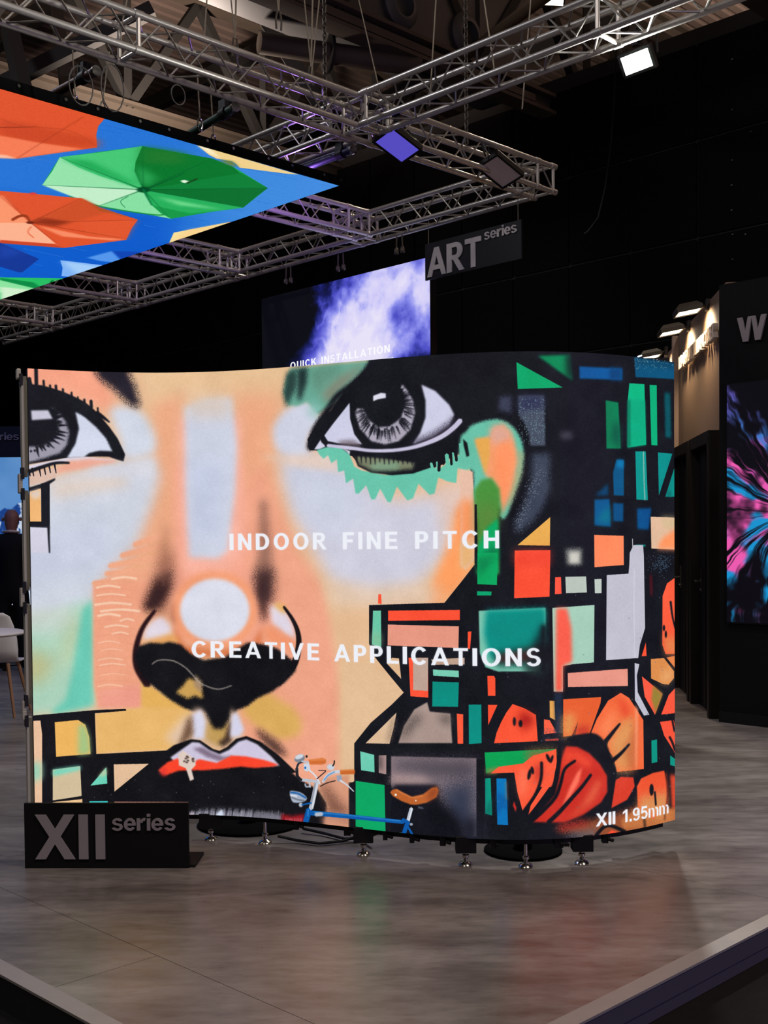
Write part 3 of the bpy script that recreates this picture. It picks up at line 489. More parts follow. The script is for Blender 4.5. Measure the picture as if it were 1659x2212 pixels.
    e([(1112, 640), (1150, 600), (1200, 605), (1216, 752)], (222, 182, 142)); e([(1268, 600), (1408, 600), (1410, 886), (1282, 876)], (251, 82, 54)); e([(1300, 600), (1409, 600), (1406, 838), (1302, 832)], (190, 162, 148))
    e([(1430, 612), (1670, 600), (1670, 648), (1450, 650)], (184, 154, 134)); e([(1443, 685), (1628, 692), (1629, 741), (1445, 728)], (120, 204, 178)); e([(1440, 770), (1629, 776), (1623, 952), (1438, 949)], (0, 142, 128))
    e([(1195, 1212), (1235, 1090), (1310, 970), (1402, 918), (1420, 985), (1568, 1000), (1582, 1212)], (168, 146, 138), soft=1); e([(1230, 1120), (1320, 1010), (1370, 1020), (1290, 1110), (1220, 1190)], (70, 62, 60), soft=9, grain=.8); e([(1480, 1020), (1570, 1010), (1570, 1080), (1520, 1070)], (90, 80, 76), soft=8, grain=.8)
    e([(960, 1213), (1182, 993), (1160, 1110), (1132, 1216)], (222, 188, 154)); e([(1150, 1040), (1180, 1010), (1140, 1200), (1110, 1200)], (130, 110, 96), soft=5, grain=1.0, a=.7)
    e([(1614, 1000), (1660, 1005), (1660, 1216), (1620, 1216)], (251, 92, 60)); e([(922, 1270), (1022, 1296), (1025, 1421), (928, 1406)], (108, 202, 176)); e([(1055, 1300), (1109, 1298), (1109, 1436), (1055, 1425)], (170, 140, 138)); e([(1052, 1300), (1075, 1300), (1075, 1400), (1055, 1400)], (50, 46, 50), soft=5)
    H = lambda pts, col, **k: f('h', pts, col, **k)
    H([(1015, 222), (1780, 240), (1780, 940), (1400, 930), (1200, 700), (1015, 500)], (140, 122, 128), soft=1)
    H([(1040, 250), (1780, 250), (1780, 420), (1400, 420), (1050, 330)], (76, 70, 80), soft=12, grain=1.2, a=.9); H([(1480, 480), (1780, 420), (1780, 940), (1500, 900), (1440, 640)], (48, 54, 74), soft=16, grain=1.2); H([(1015, 400), (1300, 420), (1400, 480), (1015, 500)], (178, 150, 148), soft=8, grain=1.0)
    H([(960, 500), (1420, 500), (1480, 620), (1620, 780), (1700, 900), (1700, 960), (960, 960)], (16, 17, 26), soft=9, grain=1.0); H([(1060, 480), (1420, 480), (1440, 540), (1200, 640), (1000, 540)], (24, 24, 36), soft=3)
    f('p', [(1029, 1640), (1045, 1640), (1045, 1810), (1029, 1810)], K); f('i', [(0, 720), (108, 700), (108, 900), (0, 900)], (24, 26, 40), soft=10)
    H([(696, 442), (956, 480), (966, 960), (696, 960)], (0, 166, 100)); H([(960, 480), (1015, 480), (1015, 1000), (966, 1000)], K)
    H([(370, 520), (400, 420), (640, 390), (640, 900), (400, 880), (445, 640)], (216, 152, 122), soft=3); H([(370, 520), (450, 480), (560, 640), (640, 700), (640, 800), (440, 720), (430, 600)], (110, 72, 60), soft=11, grain=1.2, a=.85); H([(380, 770), (640, 730), (640, 780), (400, 830)], (196, 140, 120), soft=6, a=.7)
    # ---- painted bicycle
    BL = (0, 88, 168); SI = (186, 192, 204); GR = (206, 106, 48)
    H([(640, 470), (697, 440), (697, 1000), (640, 1000)], K)
    st('h', [(300, 730), (640, 762), (1125, 812)], 44, BL, .4, w1=34); st('h', [(320, 722), (640, 752), (1100, 803)], 7, (90, 160, 220), .8, a=.8)
    st('h', [(282, 700), (262, 770), (246, 830)], 56, BL, .6, w1=48); st('h', [(275, 700), (268, 760)], 9, (90, 160, 220), .8, a=.7)
    st('h', [(350, 450), (325, 570), (298, 690)], 40, SI, .4); st('h', [(358, 450), (310, 680)], 7, (240, 244, 250), .5); st('h', [(336, 460), (296, 660)], 7, (110, 116, 130), .5)
    st('h', [(200, 432), (280, 440), (370, 452)], 26, SI, .4); st('h', [(270, 340), (330, 390), (378, 470)], 14, (214, 218, 226), .3)
    st('h', [(170, 330), (176, 400), (210, 436)], 26, (30, 30, 36), .4); st('h', [(230, 270), (185, 290), (165, 350)], 18, (40, 44, 54), .4); H([(230, 290), (280, 282), (292, 340), (260, 362), (236, 348)], (200, 210, 224), soft=.4); el('h', (246, 326), 8, 12, BL, .3)
    H([(275, 254), (400, 238), (432, 250), (430, 285), (400, 296), (285, 296)], GR, soft=.6); st('h', [(290, 258), (420, 252)], 8, (240, 150, 90), .8, a=.8)
    el('h', (196, 242), 48, 34, (120, 128, 140), .5, rot=-.35); el('h', (192, 226), 40, 20, (210, 216, 226), .6, rot=-.35); el('h', (258, 224), 10, 12, (40, 34, 34), .4); st('h', [(215, 268), (275, 275)], 16, SI, .4)
    st('h', [(405, 452), (440, 400), (500, 366), (560, 360)], 24, (202, 208, 220), .4, w1=30); st('h', [(412, 440), (450, 395), (510, 362)], 6, BL, .5)
    H([(556, 346), (680, 340), (692, 350), (690, 382), (560, 386)], GR, soft=.6); st('h', [(570, 352), (684, 348)], 7, (240, 150, 90), .8, a=.8)
    el('h', (474, 320), 34, 26, (200, 208, 220), .5, rot=.1); st('h', [(492, 310), (505, 285), (506, 262)], 12, (30, 26, 28), .4); st('h', [(365, 350), (430, 350)], 8, (60, 46, 44), .4); st('h', [(350, 425), (430, 356)], 9, (40, 34, 36), .3); st('h', [(380, 492), (440, 462), (515, 442)], 9, (40, 34, 36), .3)
    H([(525, 395), (570, 390), (575, 440), (535, 450)], (150, 160, 180), soft=.5); st('h', [(560, 440), (620, 480), (680, 538)], 18, (206, 210, 220), .4, w1=8)
    st('h', [(245, 470), (255, 495), (290, 490)], 16, (150, 158, 172), .4); st('h', [(280, 440), (290, 500)], 14, SI, .4)
    f('h', [(108, 540), (150, 534), (215, 552), (260, 596), (235, 628), (160, 640), (125, 620)], (168, 178, 196), .5, sm=True); st('h', [(115, 548), (180, 556), (250, 596)], 16, (30, 96, 168), .8); st('h', [(125, 590), (180, 612), (235, 618)], 10, (90, 96, 108), .8); st('h', [(112, 570), (170, 580)], 10, (236, 240, 246), .8); el('h', (206, 658), 18, 20, (180, 188, 200), .5); st('h', [(215, 658), (300, 640)], 14, BL, .4)
    H([(1005, 545), (1030, 520), (1065, 514), (1120, 545), (1200, 584), (1300, 562), (1380, 505), (1425, 496), (1440, 530), (1420, 590), (1330, 640), (1240, 658), (1190, 655), (1110, 625), (1030, 580)], (186, 96, 44), soft=.6)
    H([(1360, 530), (1425, 500), (1436, 540), (1400, 590), (1330, 630)], (146, 66, 34), soft=5); st('h', [(1060, 525), (1130, 560), (1210, 594), (1300, 575)], 8, (226, 140, 80), 1, a=.8); el('h', (1056, 568), 10, 11, (236, 230, 220), .4); el('h', (1236, 620), 7, 8, (226, 216, 200), .4)
    st('h', [(1196, 690), (1180, 750), (1166, 800)], 32, SI, .4); st('h', [(1204, 690), (1172, 796)], 7, (240, 244, 250), .4); st('h', [(1160, 820), (1140, 880), (1120, 950)], 38, BL, .4); st('h', [(1150, 830), (1180, 880), (1220, 950)], 20, BL, .4); el('h', (1195, 832), 14, 13, (150, 160, 176), .4); st('h', [(1120, 790), (1175, 820)], 30, BL, .4)
    H([(1255, 668), (1300, 680), (1308, 696), (1258, 690)], (70, 76, 92), soft=1)
    H([(1025, 902), (1112, 908), (1106, 934), (1030, 926)], (70, 196, 172)); st('h', [(1225, 934), (1400, 950), (1800, 970)], 12, (50, 176, 160), .8)
    st('h', [(340, 745), (395, 740)], 36, (180, 188, 200), .5)
    for k in range(40):  # stray specks of paint on the black
        el('p', (rs.uniform(1040, 1450), rs.uniform(1280, 1800)), 1.2, 1.4, (110, 116, 136), .2, a=.6)
    for k in range(22): el('p', (rs.uniform(190, 620), rs.uniform(1675, 1740)), 1, 1.2, (110, 110, 130), .2, a=.6)
    # plaster grain
    P.im += (blur(P.n, 0.8)[..., None] - .5) * 22
    P.im += ((fbm(P.h, P.w, 60, 4, 8) - .5) * 14)[..., None]
    np.clip(P.im, 9, 255, out=P.im)

def paint_umbrellas(P):
    f, st, el = P.f, P.st, P.el
    rs = random.Random(2)
    U = lambda pts, col, **k: f('u', pts, col, **k)
    V = lambda pts, col, **k: f('v', pts, col, **k)
    V([(300, 400), (1600, 600), (1600, 1200), (300, 1300)], (62, 138, 222), soft=60); U([(0, 900), (1600, 1100), (1400, 1800), (-400, 2000), (-600, 900)], (14, 92, 204), soft=40)
    for k in range(240):
        x, y = rs.uniform(-500, 3000), rs.uniform(200, 1900); L = rs.uniform(80, 400)
        st('u', [(x, y), (x + L, y + L * .22)], 3, (8, 70, 170) if k % 3 else (96, 164, 236), .4, a=.35)
    # red umbrella, upper left
    O = (224, 84, 44); OL = (252, 150, 108); OD = (186, 60, 26)
    U([(-900, 300), (-500, -200), (0, -100), (940, 230), (880, 300), (862, 380), (868, 492), (150, 590), (-400, 560)], O)
    U([(0, 240), (300, 290), (870, 420), (866, 492), (400, 470), (0, 390)], (206, 72, 36), soft=10); U([(-400, 380), (0, 385), (350, 450), (740, 505), (150, 592), (-400, 560)], (246, 124, 84), soft=3); st('u', [(-300, 310), (100, 312), (330, 306)], 12, (150, 50, 20), 1.5, w1=4)
    U([(-300, 530), (50, 560), (150, 590), (-300, 580)], (255, 190, 160), soft=3); st('u', [(750, 215), (450, 400), (150, 590)], 4, (150, 50, 24), .8)
    st('u', [(0, 230), (200, 300), (620, 340), (860, 480)], 4, (160, 56, 26), 1, a=.6)
    # green umbrella
    G = (20, 160, 74); GL = (150, 228, 172); GM = (70, 200, 118); GD = (8, 118, 44)
    hub = (1285, 870)
    rim = [(535, 578), (1275, 480), (1900, 590), (2080, 660), (2400, 855), (2180, 1030), (1950, 1060), (1530, 1130), (890, 1015), (378, 828)]
    U(rim, G); U([hub, (378, 828), (470, 700), (535, 578), (800, 700), (1200, 850)], GL); U([(535, 578), (900, 535), (1275, 480), (1215, 620), (1205, 700), (1285, 870), (900, 750), (700, 670)], GM); U([(560, 590), (800, 690), (1200, 840), (1180, 800), (800, 610)], (30, 168, 84), soft=12)
    U([(1275, 480), (1900, 590), (2080, 660), (2160, 730), hub, (1205, 700), (1215, 620)], GD); U([(1230, 640), (1400, 760), (1330, 850), (1240, 800)], (40, 160, 80), soft=10)
    U([(1275, 482), (1659, 540), (1659, 640), (1280, 640)], (30, 120, 44), soft=14); U([hub, (2160, 720), (2400, 855)], (14, 128, 56)); U([hub, (2400, 855), (2300, 930), (2180, 1030)], (10, 112, 46))
    U([hub, (2180, 1030), (1950, 1060), (1700, 1080), (1360, 1010)], (40, 176, 92), soft=2); U([(1400, 930), (2000, 1050), (1600, 1010)], (110, 218, 140), soft=8)
    U([(1360, 1010), (1659, 1080), (1700, 1100), (1530, 1130), (1420, 1060)], (24, 152, 72), soft=2); U([hub, (1360, 1010), (1440, 1080), (1530, 1130), (1350, 1095), (890, 1015)], (136, 224, 162)); U([hub, (890, 1015), (640, 930), (378, 828)], (196, 238, 202), soft=2)
    st('u', [(620, 930), (890, 1018), (1350, 1092), (1480, 1092)], 10, (24, 140, 60), .8)
    for q in [(378, 828), (535, 578), (1275, 480), (1205, 700), (1900, 590), (2400, 855), (2180, 1030), (1500, 1100), (890, 1015)]: st('u', [hub, q], 7, (0, 84, 40), 1, w1=2, a=.8)
    st('u', [hub, (1400, 830), (1659, 720)], 12, (0, 84, 40), 1, w1=4); el('u', hub, 60, 26, (0, 72, 36), 2); st('u', [hub, (1360, 1010)], 22, (0, 110, 56), 1.5, w1=10); st('u', [(1150, 930), (1080, 975), (1120, 1030)], 5, (10, 110, 60), .6)
    V([(40, 790), (75, 782), (120, 795), (95, 812), (55, 805)], (230, 246, 224), soft=1); st('v', [(95, 812), (150, 790), (190, 772)], 14, (20, 66, 26), 1)
    # yellow ones at the edges
    V([(190, 470), (1100, 735), (980, 725), (570, 672), (540, 640), (500, 615), (360, 590), (300, 560)], (240, 208, 140)); V([(190, 470), (300, 500), (400, 590), (300, 545)], (252, 240, 205), soft=3)
    V([(500, 612), (560, 668), (480, 650), (380, 600)], (110, 130, 50), soft=5)
    V([(-20, 1255), (480, 1160), (540, 1175), (300, 1400), (-40, 1500), (-60, 1345)], (246, 222, 152)); V([(100, 1230), (480, 1165), (540, 1180), (300, 1290), (-20, 1330)], (250, 206, 140), soft=6, a=.7); V([(470, 1160), (500, 1160), (540, 1180), (470, 1190)], (240, 140, 100), soft=2)
    # red umbrella, middle left
    hub = (270, 1165)
    U([(-900, 1000), (-500, 860), (0, 880), (290, 905), (640, 940), (730, 945), (890, 1030), (1235, 1138), (1180, 1215), (1130, 1320), (570, 1392), (0, 1345), (-700, 1330)], O)
    U([hub, (-40, 900), (-700, 1000), (-600, 1180)], OL); U([hub, (-40, 905), (40, 930), (130, 1040), (240, 1130)], (240, 130, 90), soft=3); U([hub, (-600, 1170), (-600, 1340), (0, 1330), (500, 1356)], (255, 178, 142)); U([hub, (500, 1356), (570, 1392), (330, 1200)], (232, 96, 58))
    U([hub, (730, 945), (890, 1030), (1000, 1065), (700, 1150)], (206, 80, 40), soft=6); U([hub, (380, 1120), (640, 1160), (500, 1200)], (150, 50, 24), soft=8); U([(330, 1190), (800, 1290), (1130, 1315), (1000, 1325), (560, 1290)], (250, 140, 100), soft=5); U([(700, 1160), (1230, 1140), (1130, 1315), (800, 1270)], (226, 90, 50), soft=8, a=.6); U([(730, 945), (900, 1035), (1235, 1138), (900, 1060)], (140, 80, 30), soft=4, a=.5)
    for q in [(40, 930), (730, 945), (1130, 1310), (570, 1392), (1230, 1140)]: st('u', [hub, q], 5, (130, 44, 22), .8, w1=2, a=.8)
    st('u', [(270, 1165), (240, 1110), (180, 1105), (110, 1140)], 16, (150, 56, 24), 1.5, w1=26); el('u', hub, 36, 12, (110, 36, 20), 1.5); st('u', [(280, 1200), (250, 1250), (300, 1300)], 8, (220, 90, 50), 1); U([(0, 1320), (480, 1356), (570, 1392), (0, 1350)], (206, 70, 40), soft=2)
    el('u', (295, 905), 30, 12, (220, 60, 60), 2)
    # dark and light blue
    U([(-300, 1330), (0, 1345), (350, 1490), (200, 1610), (170, 1612), (0, 1560), (-300, 1500)], (22, 56, 150)); U([(0, 1350), (200, 1430), (0, 1500)], (30, 68, 170), soft=14); U([(1000, 1418), (1500, 1440), (1110, 1530), (1050, 1470)], (16, 70, 180)); U([(540, 1502), (1030, 1560), (760, 1660), (550, 1645), (560, 1570)], (126, 178, 244)); U([(560, 1510), (900, 1560), (700, 1640)], (164, 206, 250), soft=10)
    U([(780, 1480), (1000, 1420), (1110, 1530), (900, 1510)], (84, 150, 236), soft=3)
    # second green, bottom left
    hub = (415, 1780)
    U([(-700, 1640), (0, 1655), (720, 1668), (415, 1790), (150, 1880), (-300, 1900), (-700, 1900)], (40, 190, 100)); U([(0, 1660), (300, 1700), (415, 1780), (200, 1740), (0, 1690)], (12, 140, 70), soft=4); U([(460, 1680), (720, 1668), (415, 1790)], (16, 150, 70)); U([(-300, 1690), (0, 1680), (415, 1780), (0, 1790), (-400, 1800)], (140, 228, 160), soft=4); U([(0, 1740), (415, 1782), (150, 1850), (0, 1850)], (210, 240, 205), soft=7)
    st('u', [(460, 1690), (410, 1785)], 14, (10, 100, 50), 1); st('u', [(490, 1690), (530, 1690)], 10, (226, 250, 220), .8)
    U([(-300, 1880), (60, 1890), (40, 1930), (-300, 1960)], (240, 90, 60))
    np.clip(P.im + (P.n[..., None] - .5) * 14, 0, 255, out=P.im)
# ---------------------------------------------------------------- geometry helpers
def ray(x, y): return AX_F + AX_R * ((x - CX) / FOC) + AX_U * ((CY - y) / FOC)
def at_z(x, y, z):
    d = ray(x, y); t = (z - CAMH) / d.z; return Vector((d.x * t, d.y * t, z))
def at_y(x, y, Y):
    d = ray(x, y); t = Y / d.y; return Vector((d.x * t, Y, CAMH + d.z * t))
def at_k(x, y, k, n=None):
    n = n or DA
    d = ray(x, y); t = k / (d.x * n.x + d.y * n.y); return Vector((d.x * t, d.y * t, CAMH + d.z * t))
DA = Vector((0.712, 0.702, 0)); DB = Vector((-0.702, 0.712, 0)); UP = Vector((0, 0, 1))

MATS = {}
def mat(name, col, rough=0.5, metal=0.0, spec=0.5, var=0.0, scale=8.0, bump=0.0, emit=None, es=1.0):
    if name in MATS: return MATS[name]
    m = bpy.data.materials.new(name); m.use_nodes = True; nt = m.node_tree; b = nt.nodes['Principled BSDF']
    lin = [((c / 255) / 12.92 if c / 255 <= .04045 else (((c / 255) + .055) / 1.055) ** 2.4) for c in col]
    b.inputs['Base Color'].default_value = (*lin, 1); b.inputs['Roughness'].default_value = rough
    b.inputs['Metallic'].default_value = metal; b.inputs['Specular IOR Level'].default_value = spec
    if var or bump:
        tc = nt.nodes.new('ShaderNodeTexCoord'); nz = nt.nodes.new('ShaderNodeTexNoise'); nz.inputs['Scale'].default_value = scale; nz.inputs['Detail'].default_value = 6
        nt.links.new(tc.outputs['Object'], nz.inputs['Vector'])
        if var:
            mx = nt.nodes.new('ShaderNodeMix'); mx.data_type = 'RGBA'
            mx.inputs[6].default_value = (*[c * (1 - var) for c in lin], 1); mx.inputs[7].default_value = (*[min(1, c * (1 + var)) for c in lin], 1)
            nt.links.new(nz.outputs['Fac'], mx.inputs[0]); nt.links.new(mx.outputs[2], b.inputs['Base Color'])
        if bump:
            bp = nt.nodes.new('ShaderNodeBump'); bp.inputs['Strength'].default_value = bump; bp.inputs['Distance'].default_value = 0.01
            nt.links.new(nz.outputs['Fac'], bp.inputs['Height']); nt.links.new(bp.outputs['Normal'], b.inputs['Normal'])
    if emit:
        e = [((c / 255) / 12.92 if c / 255 <= .04045 else (((c / 255) + .055) / 1.055) ** 2.4) for c in emit]
        b.inputs['Emission Color'].default_value = (*e, 1); b.inputs['Emission Strength'].default_value = es
    MATS[name] = m; return m
def screen_mat(name, im, strength=1.0):
    """a lit display: the picture (painted above) is the emission of a dark, slightly glossy face"""
    h, w, _ = im.shape
    img = bpy.data.images.new(name, w, h)
    px = np.ones((h, w, 4), np.float32); px[..., :3] = im[::-1] / 255.0
    img.pixels.foreach_set(px.ravel()); img.update(); img.pack()
    m = bpy.data.materials.new(name); m.use_nodes = True; nt = m.node_tree; b = nt.nodes['Principled BSDF']
    t = nt.nodes.new('ShaderNodeTexImage'); t.image = img; t.extension = 'EXTEND'
    b.inputs['Base Color'].default_value = (0.004, 0.004, 0.004, 1); b.inputs['Roughness'].default_value = 0.55; b.inputs['Specular IOR Level'].default_value = 0.2
    nt.links.new(t.outputs['Color'], b.inputs['Emission Color']); b.inputs['Emission Strength'].default_value = strength
    return m

class MB:
    """collects faces for one mesh object"""
    def __init__(s): s.v, s.f, s.m, s.uv = [], [], [], {}
    def face(s, pts, mi=0, uv=None):
        i = len(s.v); s.v += [tuple(p) for p in pts]; s.f.append(tuple(range(i, i + len(pts)))); s.m.append(mi)
        if uv: s.uv[len(s.f) - 1] = uv
    def grid(s, rows, mi=0, closed=False):
        i = len(s.v); n = len(rows[0])
        for r in rows: s.v += [tuple(p) for p in r]
        for a in range(len(rows) - 1):
            for b in range(n if closed else n - 1):
                c = (b + 1) % n
                s.f.append((i + a * n + b, i + a * n + c, i + (a + 1) * n + c, i + (a + 1) * n + b)); s.m.append(mi)
    def box(s, c, sx, sy, sz, X=Vector((1, 0, 0)), Y=Vector((0, 1, 0)), Z=Vector((0, 0, 1)), mi=0, bev=0.0):
        c = Vector(c); X, Y, Z = X * sx / 2, Y * sy / 2, Z * sz / 2
        if bev:
            k = 1 - bev
            lo = [c - Z + X * a * k + Y * b * k for a, b in ((-1, -1), (1, -1), (1, 1), (-1, 1))]
            l1 = [c - Z * k + X * a + Y * b for a, b in ((-1, -1), (1, -1), (1, 1), (-1, 1))]
            l2 = [c + Z * k + X * a + Y * b for a, b in ((-1, -1), (1, -1), (1, 1), (-1, 1))]
            hi = [c + Z + X * a * k + Y * b * k for a, b in ((-1, -1), (1, -1), (1, 1), (-1, 1))]
            i = len(s.v); s.v += [tuple(p) for r in (lo, l1, l2, hi) for p in r]
            for a in range(3):
                for b in range(4):
                    q = (b + 1) % 4; s.f.append((i + a * 4 + b, i + a * 4 + q, i + a * 4 + 4 + q, i + a * 4 + 4 + b)); s.m.append(mi)
            s.f.append((i + 3, i + 2, i + 1, i)); s.f.append((i + 12, i + 13, i + 14, i + 15)); s.m += [mi, mi]; return
        p = [c + X * a + Y * b + Z * d for a in (-1, 1) for b in (-1, 1) for d in (-1, 1)]
        i = len(s.v); s.v += [tuple(q) for q in p]
        for q in ((0, 1, 3, 2), (4, 6, 7, 5), (0, 4, 5, 1), (2, 3, 7, 6), (0, 2, 6, 4), (1, 5, 7, 3)):
            s.f.append(tuple(i + j for j in q)); s.m.append(mi)
    def tube(s, pts, r, n=8, mi=0, cap=True):
        pts = [Vector(p) for p in pts]; rr = r if isinstance(r, (list, tuple)) else [r] * len(pts)
        rows = []; ref = None
        for i, p in enumerate(pts):
            d = (pts[min(i + 1, len(pts) - 1)] - pts[max(0, i - 1)]).normalized()
            if ref is None: ref = d.orthogonal().normalized()
            ref = (ref - d * ref.dot(d)).normalized(); q = d.cross(ref)
            rows.append([p + (ref * math.cos(2 * math.pi * k / n) + q * math.sin(2 * math.pi * k / n)) * rr[i] for k in range(n)])
        i = len(s.v); s.grid(rows, mi, True)
        if cap:
            s.f.append(tuple(i + k for k in range(n))[::-1]); s.f.append(tuple(i + (len(rows) - 1) * n + k for k in range(n))); s.m += [mi, mi]
    def lathe(s, c, prof, n=16, mi=0, Z=UP):
        Z = Z.normalized(); X = Z.orthogonal().normalized(); Y = Z.cross(X); c = Vector(c)
        s.grid([[c + Z * z + (X * math.cos(2 * math.pi * k / n) + Y * math.sin(2 * math.pi * k / n)) * r for k in range(n)] for r, z in prof], mi, True)
    def prism(s, poly, o, X, Y, N, mi=0):
        """poly (2d) in plane o,X,Y extruded along N"""
        a = [o + X * x + Y * y for x, y in poly]; b = [p + N for p in a]
        s.face(b, mi); s.face(a[::-1], mi)
        for i in range(len(a)):
            j = (i + 1) % len(a); s.face([a[i], a[j], b[j], b[i]], mi)
    def mesh(s, name, mats, smooth=False):
        me = bpy.data.meshes.new(name); me.from_pydata(s.v, [], s.f)
        for m in (mats if isinstance(mats, list) else [mats]): me.materials.append(m)
        me.polygons.foreach_set('material_index', s.m)
        if s.uv:
            l = me.uv_layers.new(name='UVMap')
            for pi, uv in s.uv.items():
                for li, q in zip(me.polygons[pi].loop_indices, uv): l.data[li].uv = q
        if smooth: me.polygons.foreach_set('use_smooth', [True] * len(s.f)); 
        me.validate(); me.update()
        if smooth:
            try: me.set_sharp_from_angle(angle=math.radians(40))
            except Exception: pass
        return me
    def build(s, name, mats, parent=None, smooth=False): return link(name, s.mesh(name, mats, smooth), parent)
def link(name, me, parent=None):
    o = bpy.data.objects.new(name, me); COL.objects.link(o)
    if parent is not None: o.parent = parent; o.matrix_parent_inverse = parent.matrix_world.inverted()
    return o
def thing(name, label, cat, loc=(0, 0, 0), group=None):
    o = bpy.data.objects.new(name, None); COL.objects.link(o); o.empty_display_size = 0.1
    o.location = loc; o.matrix_world = Matrix.Translation(Vector(loc)); o['label'] = label; o['category'] = cat
    if group: o['group'] = group
    return o
def tag(o, label, cat, group=None):
    o['label'] = label; o['category'] = cat
    if group: o['group'] = group
    return o
def structure(o): o['kind'] = 'structure'; return o
def letters3d(body, o, X, Y, N, cap, width, depth, m, parent, track=.12, wide=1.0, name='letter'):
    """raised letters on a board, one part per letter"""
    polys, tot = text_polys(body, track, wide); sx = width / tot; x = 0.0
    for ci, ch in enumerate(body):
        if ch == ' ': x += .45 + track; continue
        g, w = glyph(ch); b = MB()
        for gi, q in enumerate(g): b.prism([((x + u * wide) * sx, v * cap) for u, v in q], Vector(o), X, Y, N * (depth + .0002 * (gi % 7)))
        b.build(name, m, parent); x += w * wide + track
def ease(a, b, t): return a + (b - a) * t

# materials
M_BLACK = mat('black_panel', (15, 14, 13), 0.8, spec=0.15)
M_SOOT = mat('matt_black_metal', (14, 14, 14), 0.55, spec=0.3)
M_ALU = mat('truss_aluminium', (196, 191, 184), 0.38, 0.7, var=0.12, scale=30)
M_CHROME = mat('bright_chrome', (200, 196, 188), 0.18, 1.0)
M_STEEL = mat('dull_steel', (92, 86, 78), 0.45, 0.7, var=0.2, scale=25)
M_ROPE = mat('wire_rope', (150, 140, 124), 0.5, 0.5)
M_LETTER2 = mat('pale_grey_letter', (226, 220, 216), 0.6)
M_LETTER = mat('grey_letter', (150, 140, 138), 0.6)
M_CABLE = mat('cable_rubber', (16, 16, 16), 0.6)
M_BEAM = mat('roof_steel_paint', (92, 80, 68), 0.7, var=0.2, scale=3)
M_BEAM2 = mat('roof_steel_dark', (44, 41, 38), 0.8, var=0.2, scale=3)
M_DECK = mat('roof_deck', (150, 128, 116), 0.8, var=0.15, scale=2)
M_DUCT = mat('duct_sheet', (78, 76, 76), 0.5, 0.3, var=0.2, scale=2)

# ---------------------------------------------------------------- floor of the hall and the raised stand floor
def floor_mat():
    m = bpy.data.materials.new('stand_vinyl'); m.use_nodes = True; nt = m.node_tree; b = nt.nodes['Principled BSDF']; N = nt.nodes.new; L = nt.links.new
    g = N('ShaderNodeNewGeometry'); mp = N('ShaderNodeMapping'); mp.inputs['Rotation'].default_value = (0, 0, 0.1); mp.inputs['Scale'].default_value = (0.55, 1.5, 1); L(g.outputs['Position'], mp.inputs['Vector'])
    n1 = N('ShaderNodeTexNoise'); n1.inputs['Scale'].default_value = 2.2; n1.inputs['Detail'].default_value = 9; n1.inputs['Roughness'].default_value = 0.66; L(mp.outputs[0], n1.inputs['Vector'])
    n2 = N('ShaderNodeTexNoise'); n2.inputs['Scale'].default_value = 14; n2.inputs['Detail'].default_value = 8; n2.inputs['Roughness'].default_value = 0.7; L(mp.outputs[0], n2.inputs['Vector'])
    r1 = N('ShaderNodeValToRGB'); r1.color_ramp.elements[0].position = 0.36; r1.color_ramp.elements[0].color = (0.12, 0.1, 0.088, 1); r1.color_ramp.elements[1].position = 0.64; r1.color_ramp.elements[1].color = (0.28, 0.245, 0.22, 1); L(n1.outputs['Fac'], r1.inputs[0])
    r2 = N('ShaderNodeValToRGB'); r2.color_ramp.elements[0].position = 0.36; r2.color_ramp.elements[0].color = (0.72, 0.71, 0.7, 1); r2.color_ramp.elements[1].position = 0.56; r2.color_ramp.elements[1].color = (1, 1, 1, 1); L(n2.outputs['Fac'], r2.inputs[0])
    mx = N('ShaderNodeMix'); mx.data_type = 'RGBA'; mx.blend_type = 'MULTIPLY'; mx.inputs[0].default_value = 1.0; L(r1.outputs[0], mx.inputs[6]); L(r2.outputs[0], mx.inputs[7]); L(mx.outputs[2], b.inputs['Base Color'])
    rr = N('ShaderNodeMapRange'); rr.inputs[3].default_value = 0.2; rr.inputs[4].default_value = 0.42; L(n2.outputs['Fac'], rr.inputs[0]); L(rr.outputs[0], b.inputs['Roughness'])
    b.inputs['Specular IOR Level'].default_value = 0.5
    return m
M_FLOOR = floor_mat()
M_CARPET = mat('hall_carpet', (22, 20, 19), 0.95, spec=0.1, var=0.3, scale=40)
M_EDGE = mat('edge_trim_metal', (156, 149, 143), 0.45, 0.2, var=0.08, scale=20)
M_FASCIA = mat('fascia_board', (74, 70, 80), 0.6)  # lit right side: violet light put into the board's colour
M_FASCIA2 = mat('fascia_board_unlit', (24, 22, 22), 0.7)  # unlit left side of the same board, shade put into the colour
b = MB(); b.face([(-45, -8, -.11), (30, -8, -.11), (30, 60, -.11), (-45, 60, -.11)]); structure(b.build('floor', M_CARPET))
S2 = math.sqrt(.5)
def uw(u, w, z=0.0): return Vector(((u - w) * S2, (u + w) * S2, z))      # stand-floor axes: u away to the right, w away to the left
U0, W0, U1, W1 = 1.68, 1.875, 21.0, 19.0
plat = structure(MB().build('floor_stand', M_FASCIA2)) if False else None
bb = MB(); bb.box(uw((U0 + U1) / 2 + .01, (W0 + W1) / 2 + .01, -.057), U1 - U0 - .06, W1 - W0 - .06, .1, Vector((S2, S2, 0)), Vector((-S2, S2, 0)))
plat = structure(bb.build('floor_platform', M_FASCIA2))
cuts = [U0 + .064, 2.121, 4.06, 6.0, 7.94, 9.88, 11.82, 13.76, 15.7, 17.64, 19.58, U1]
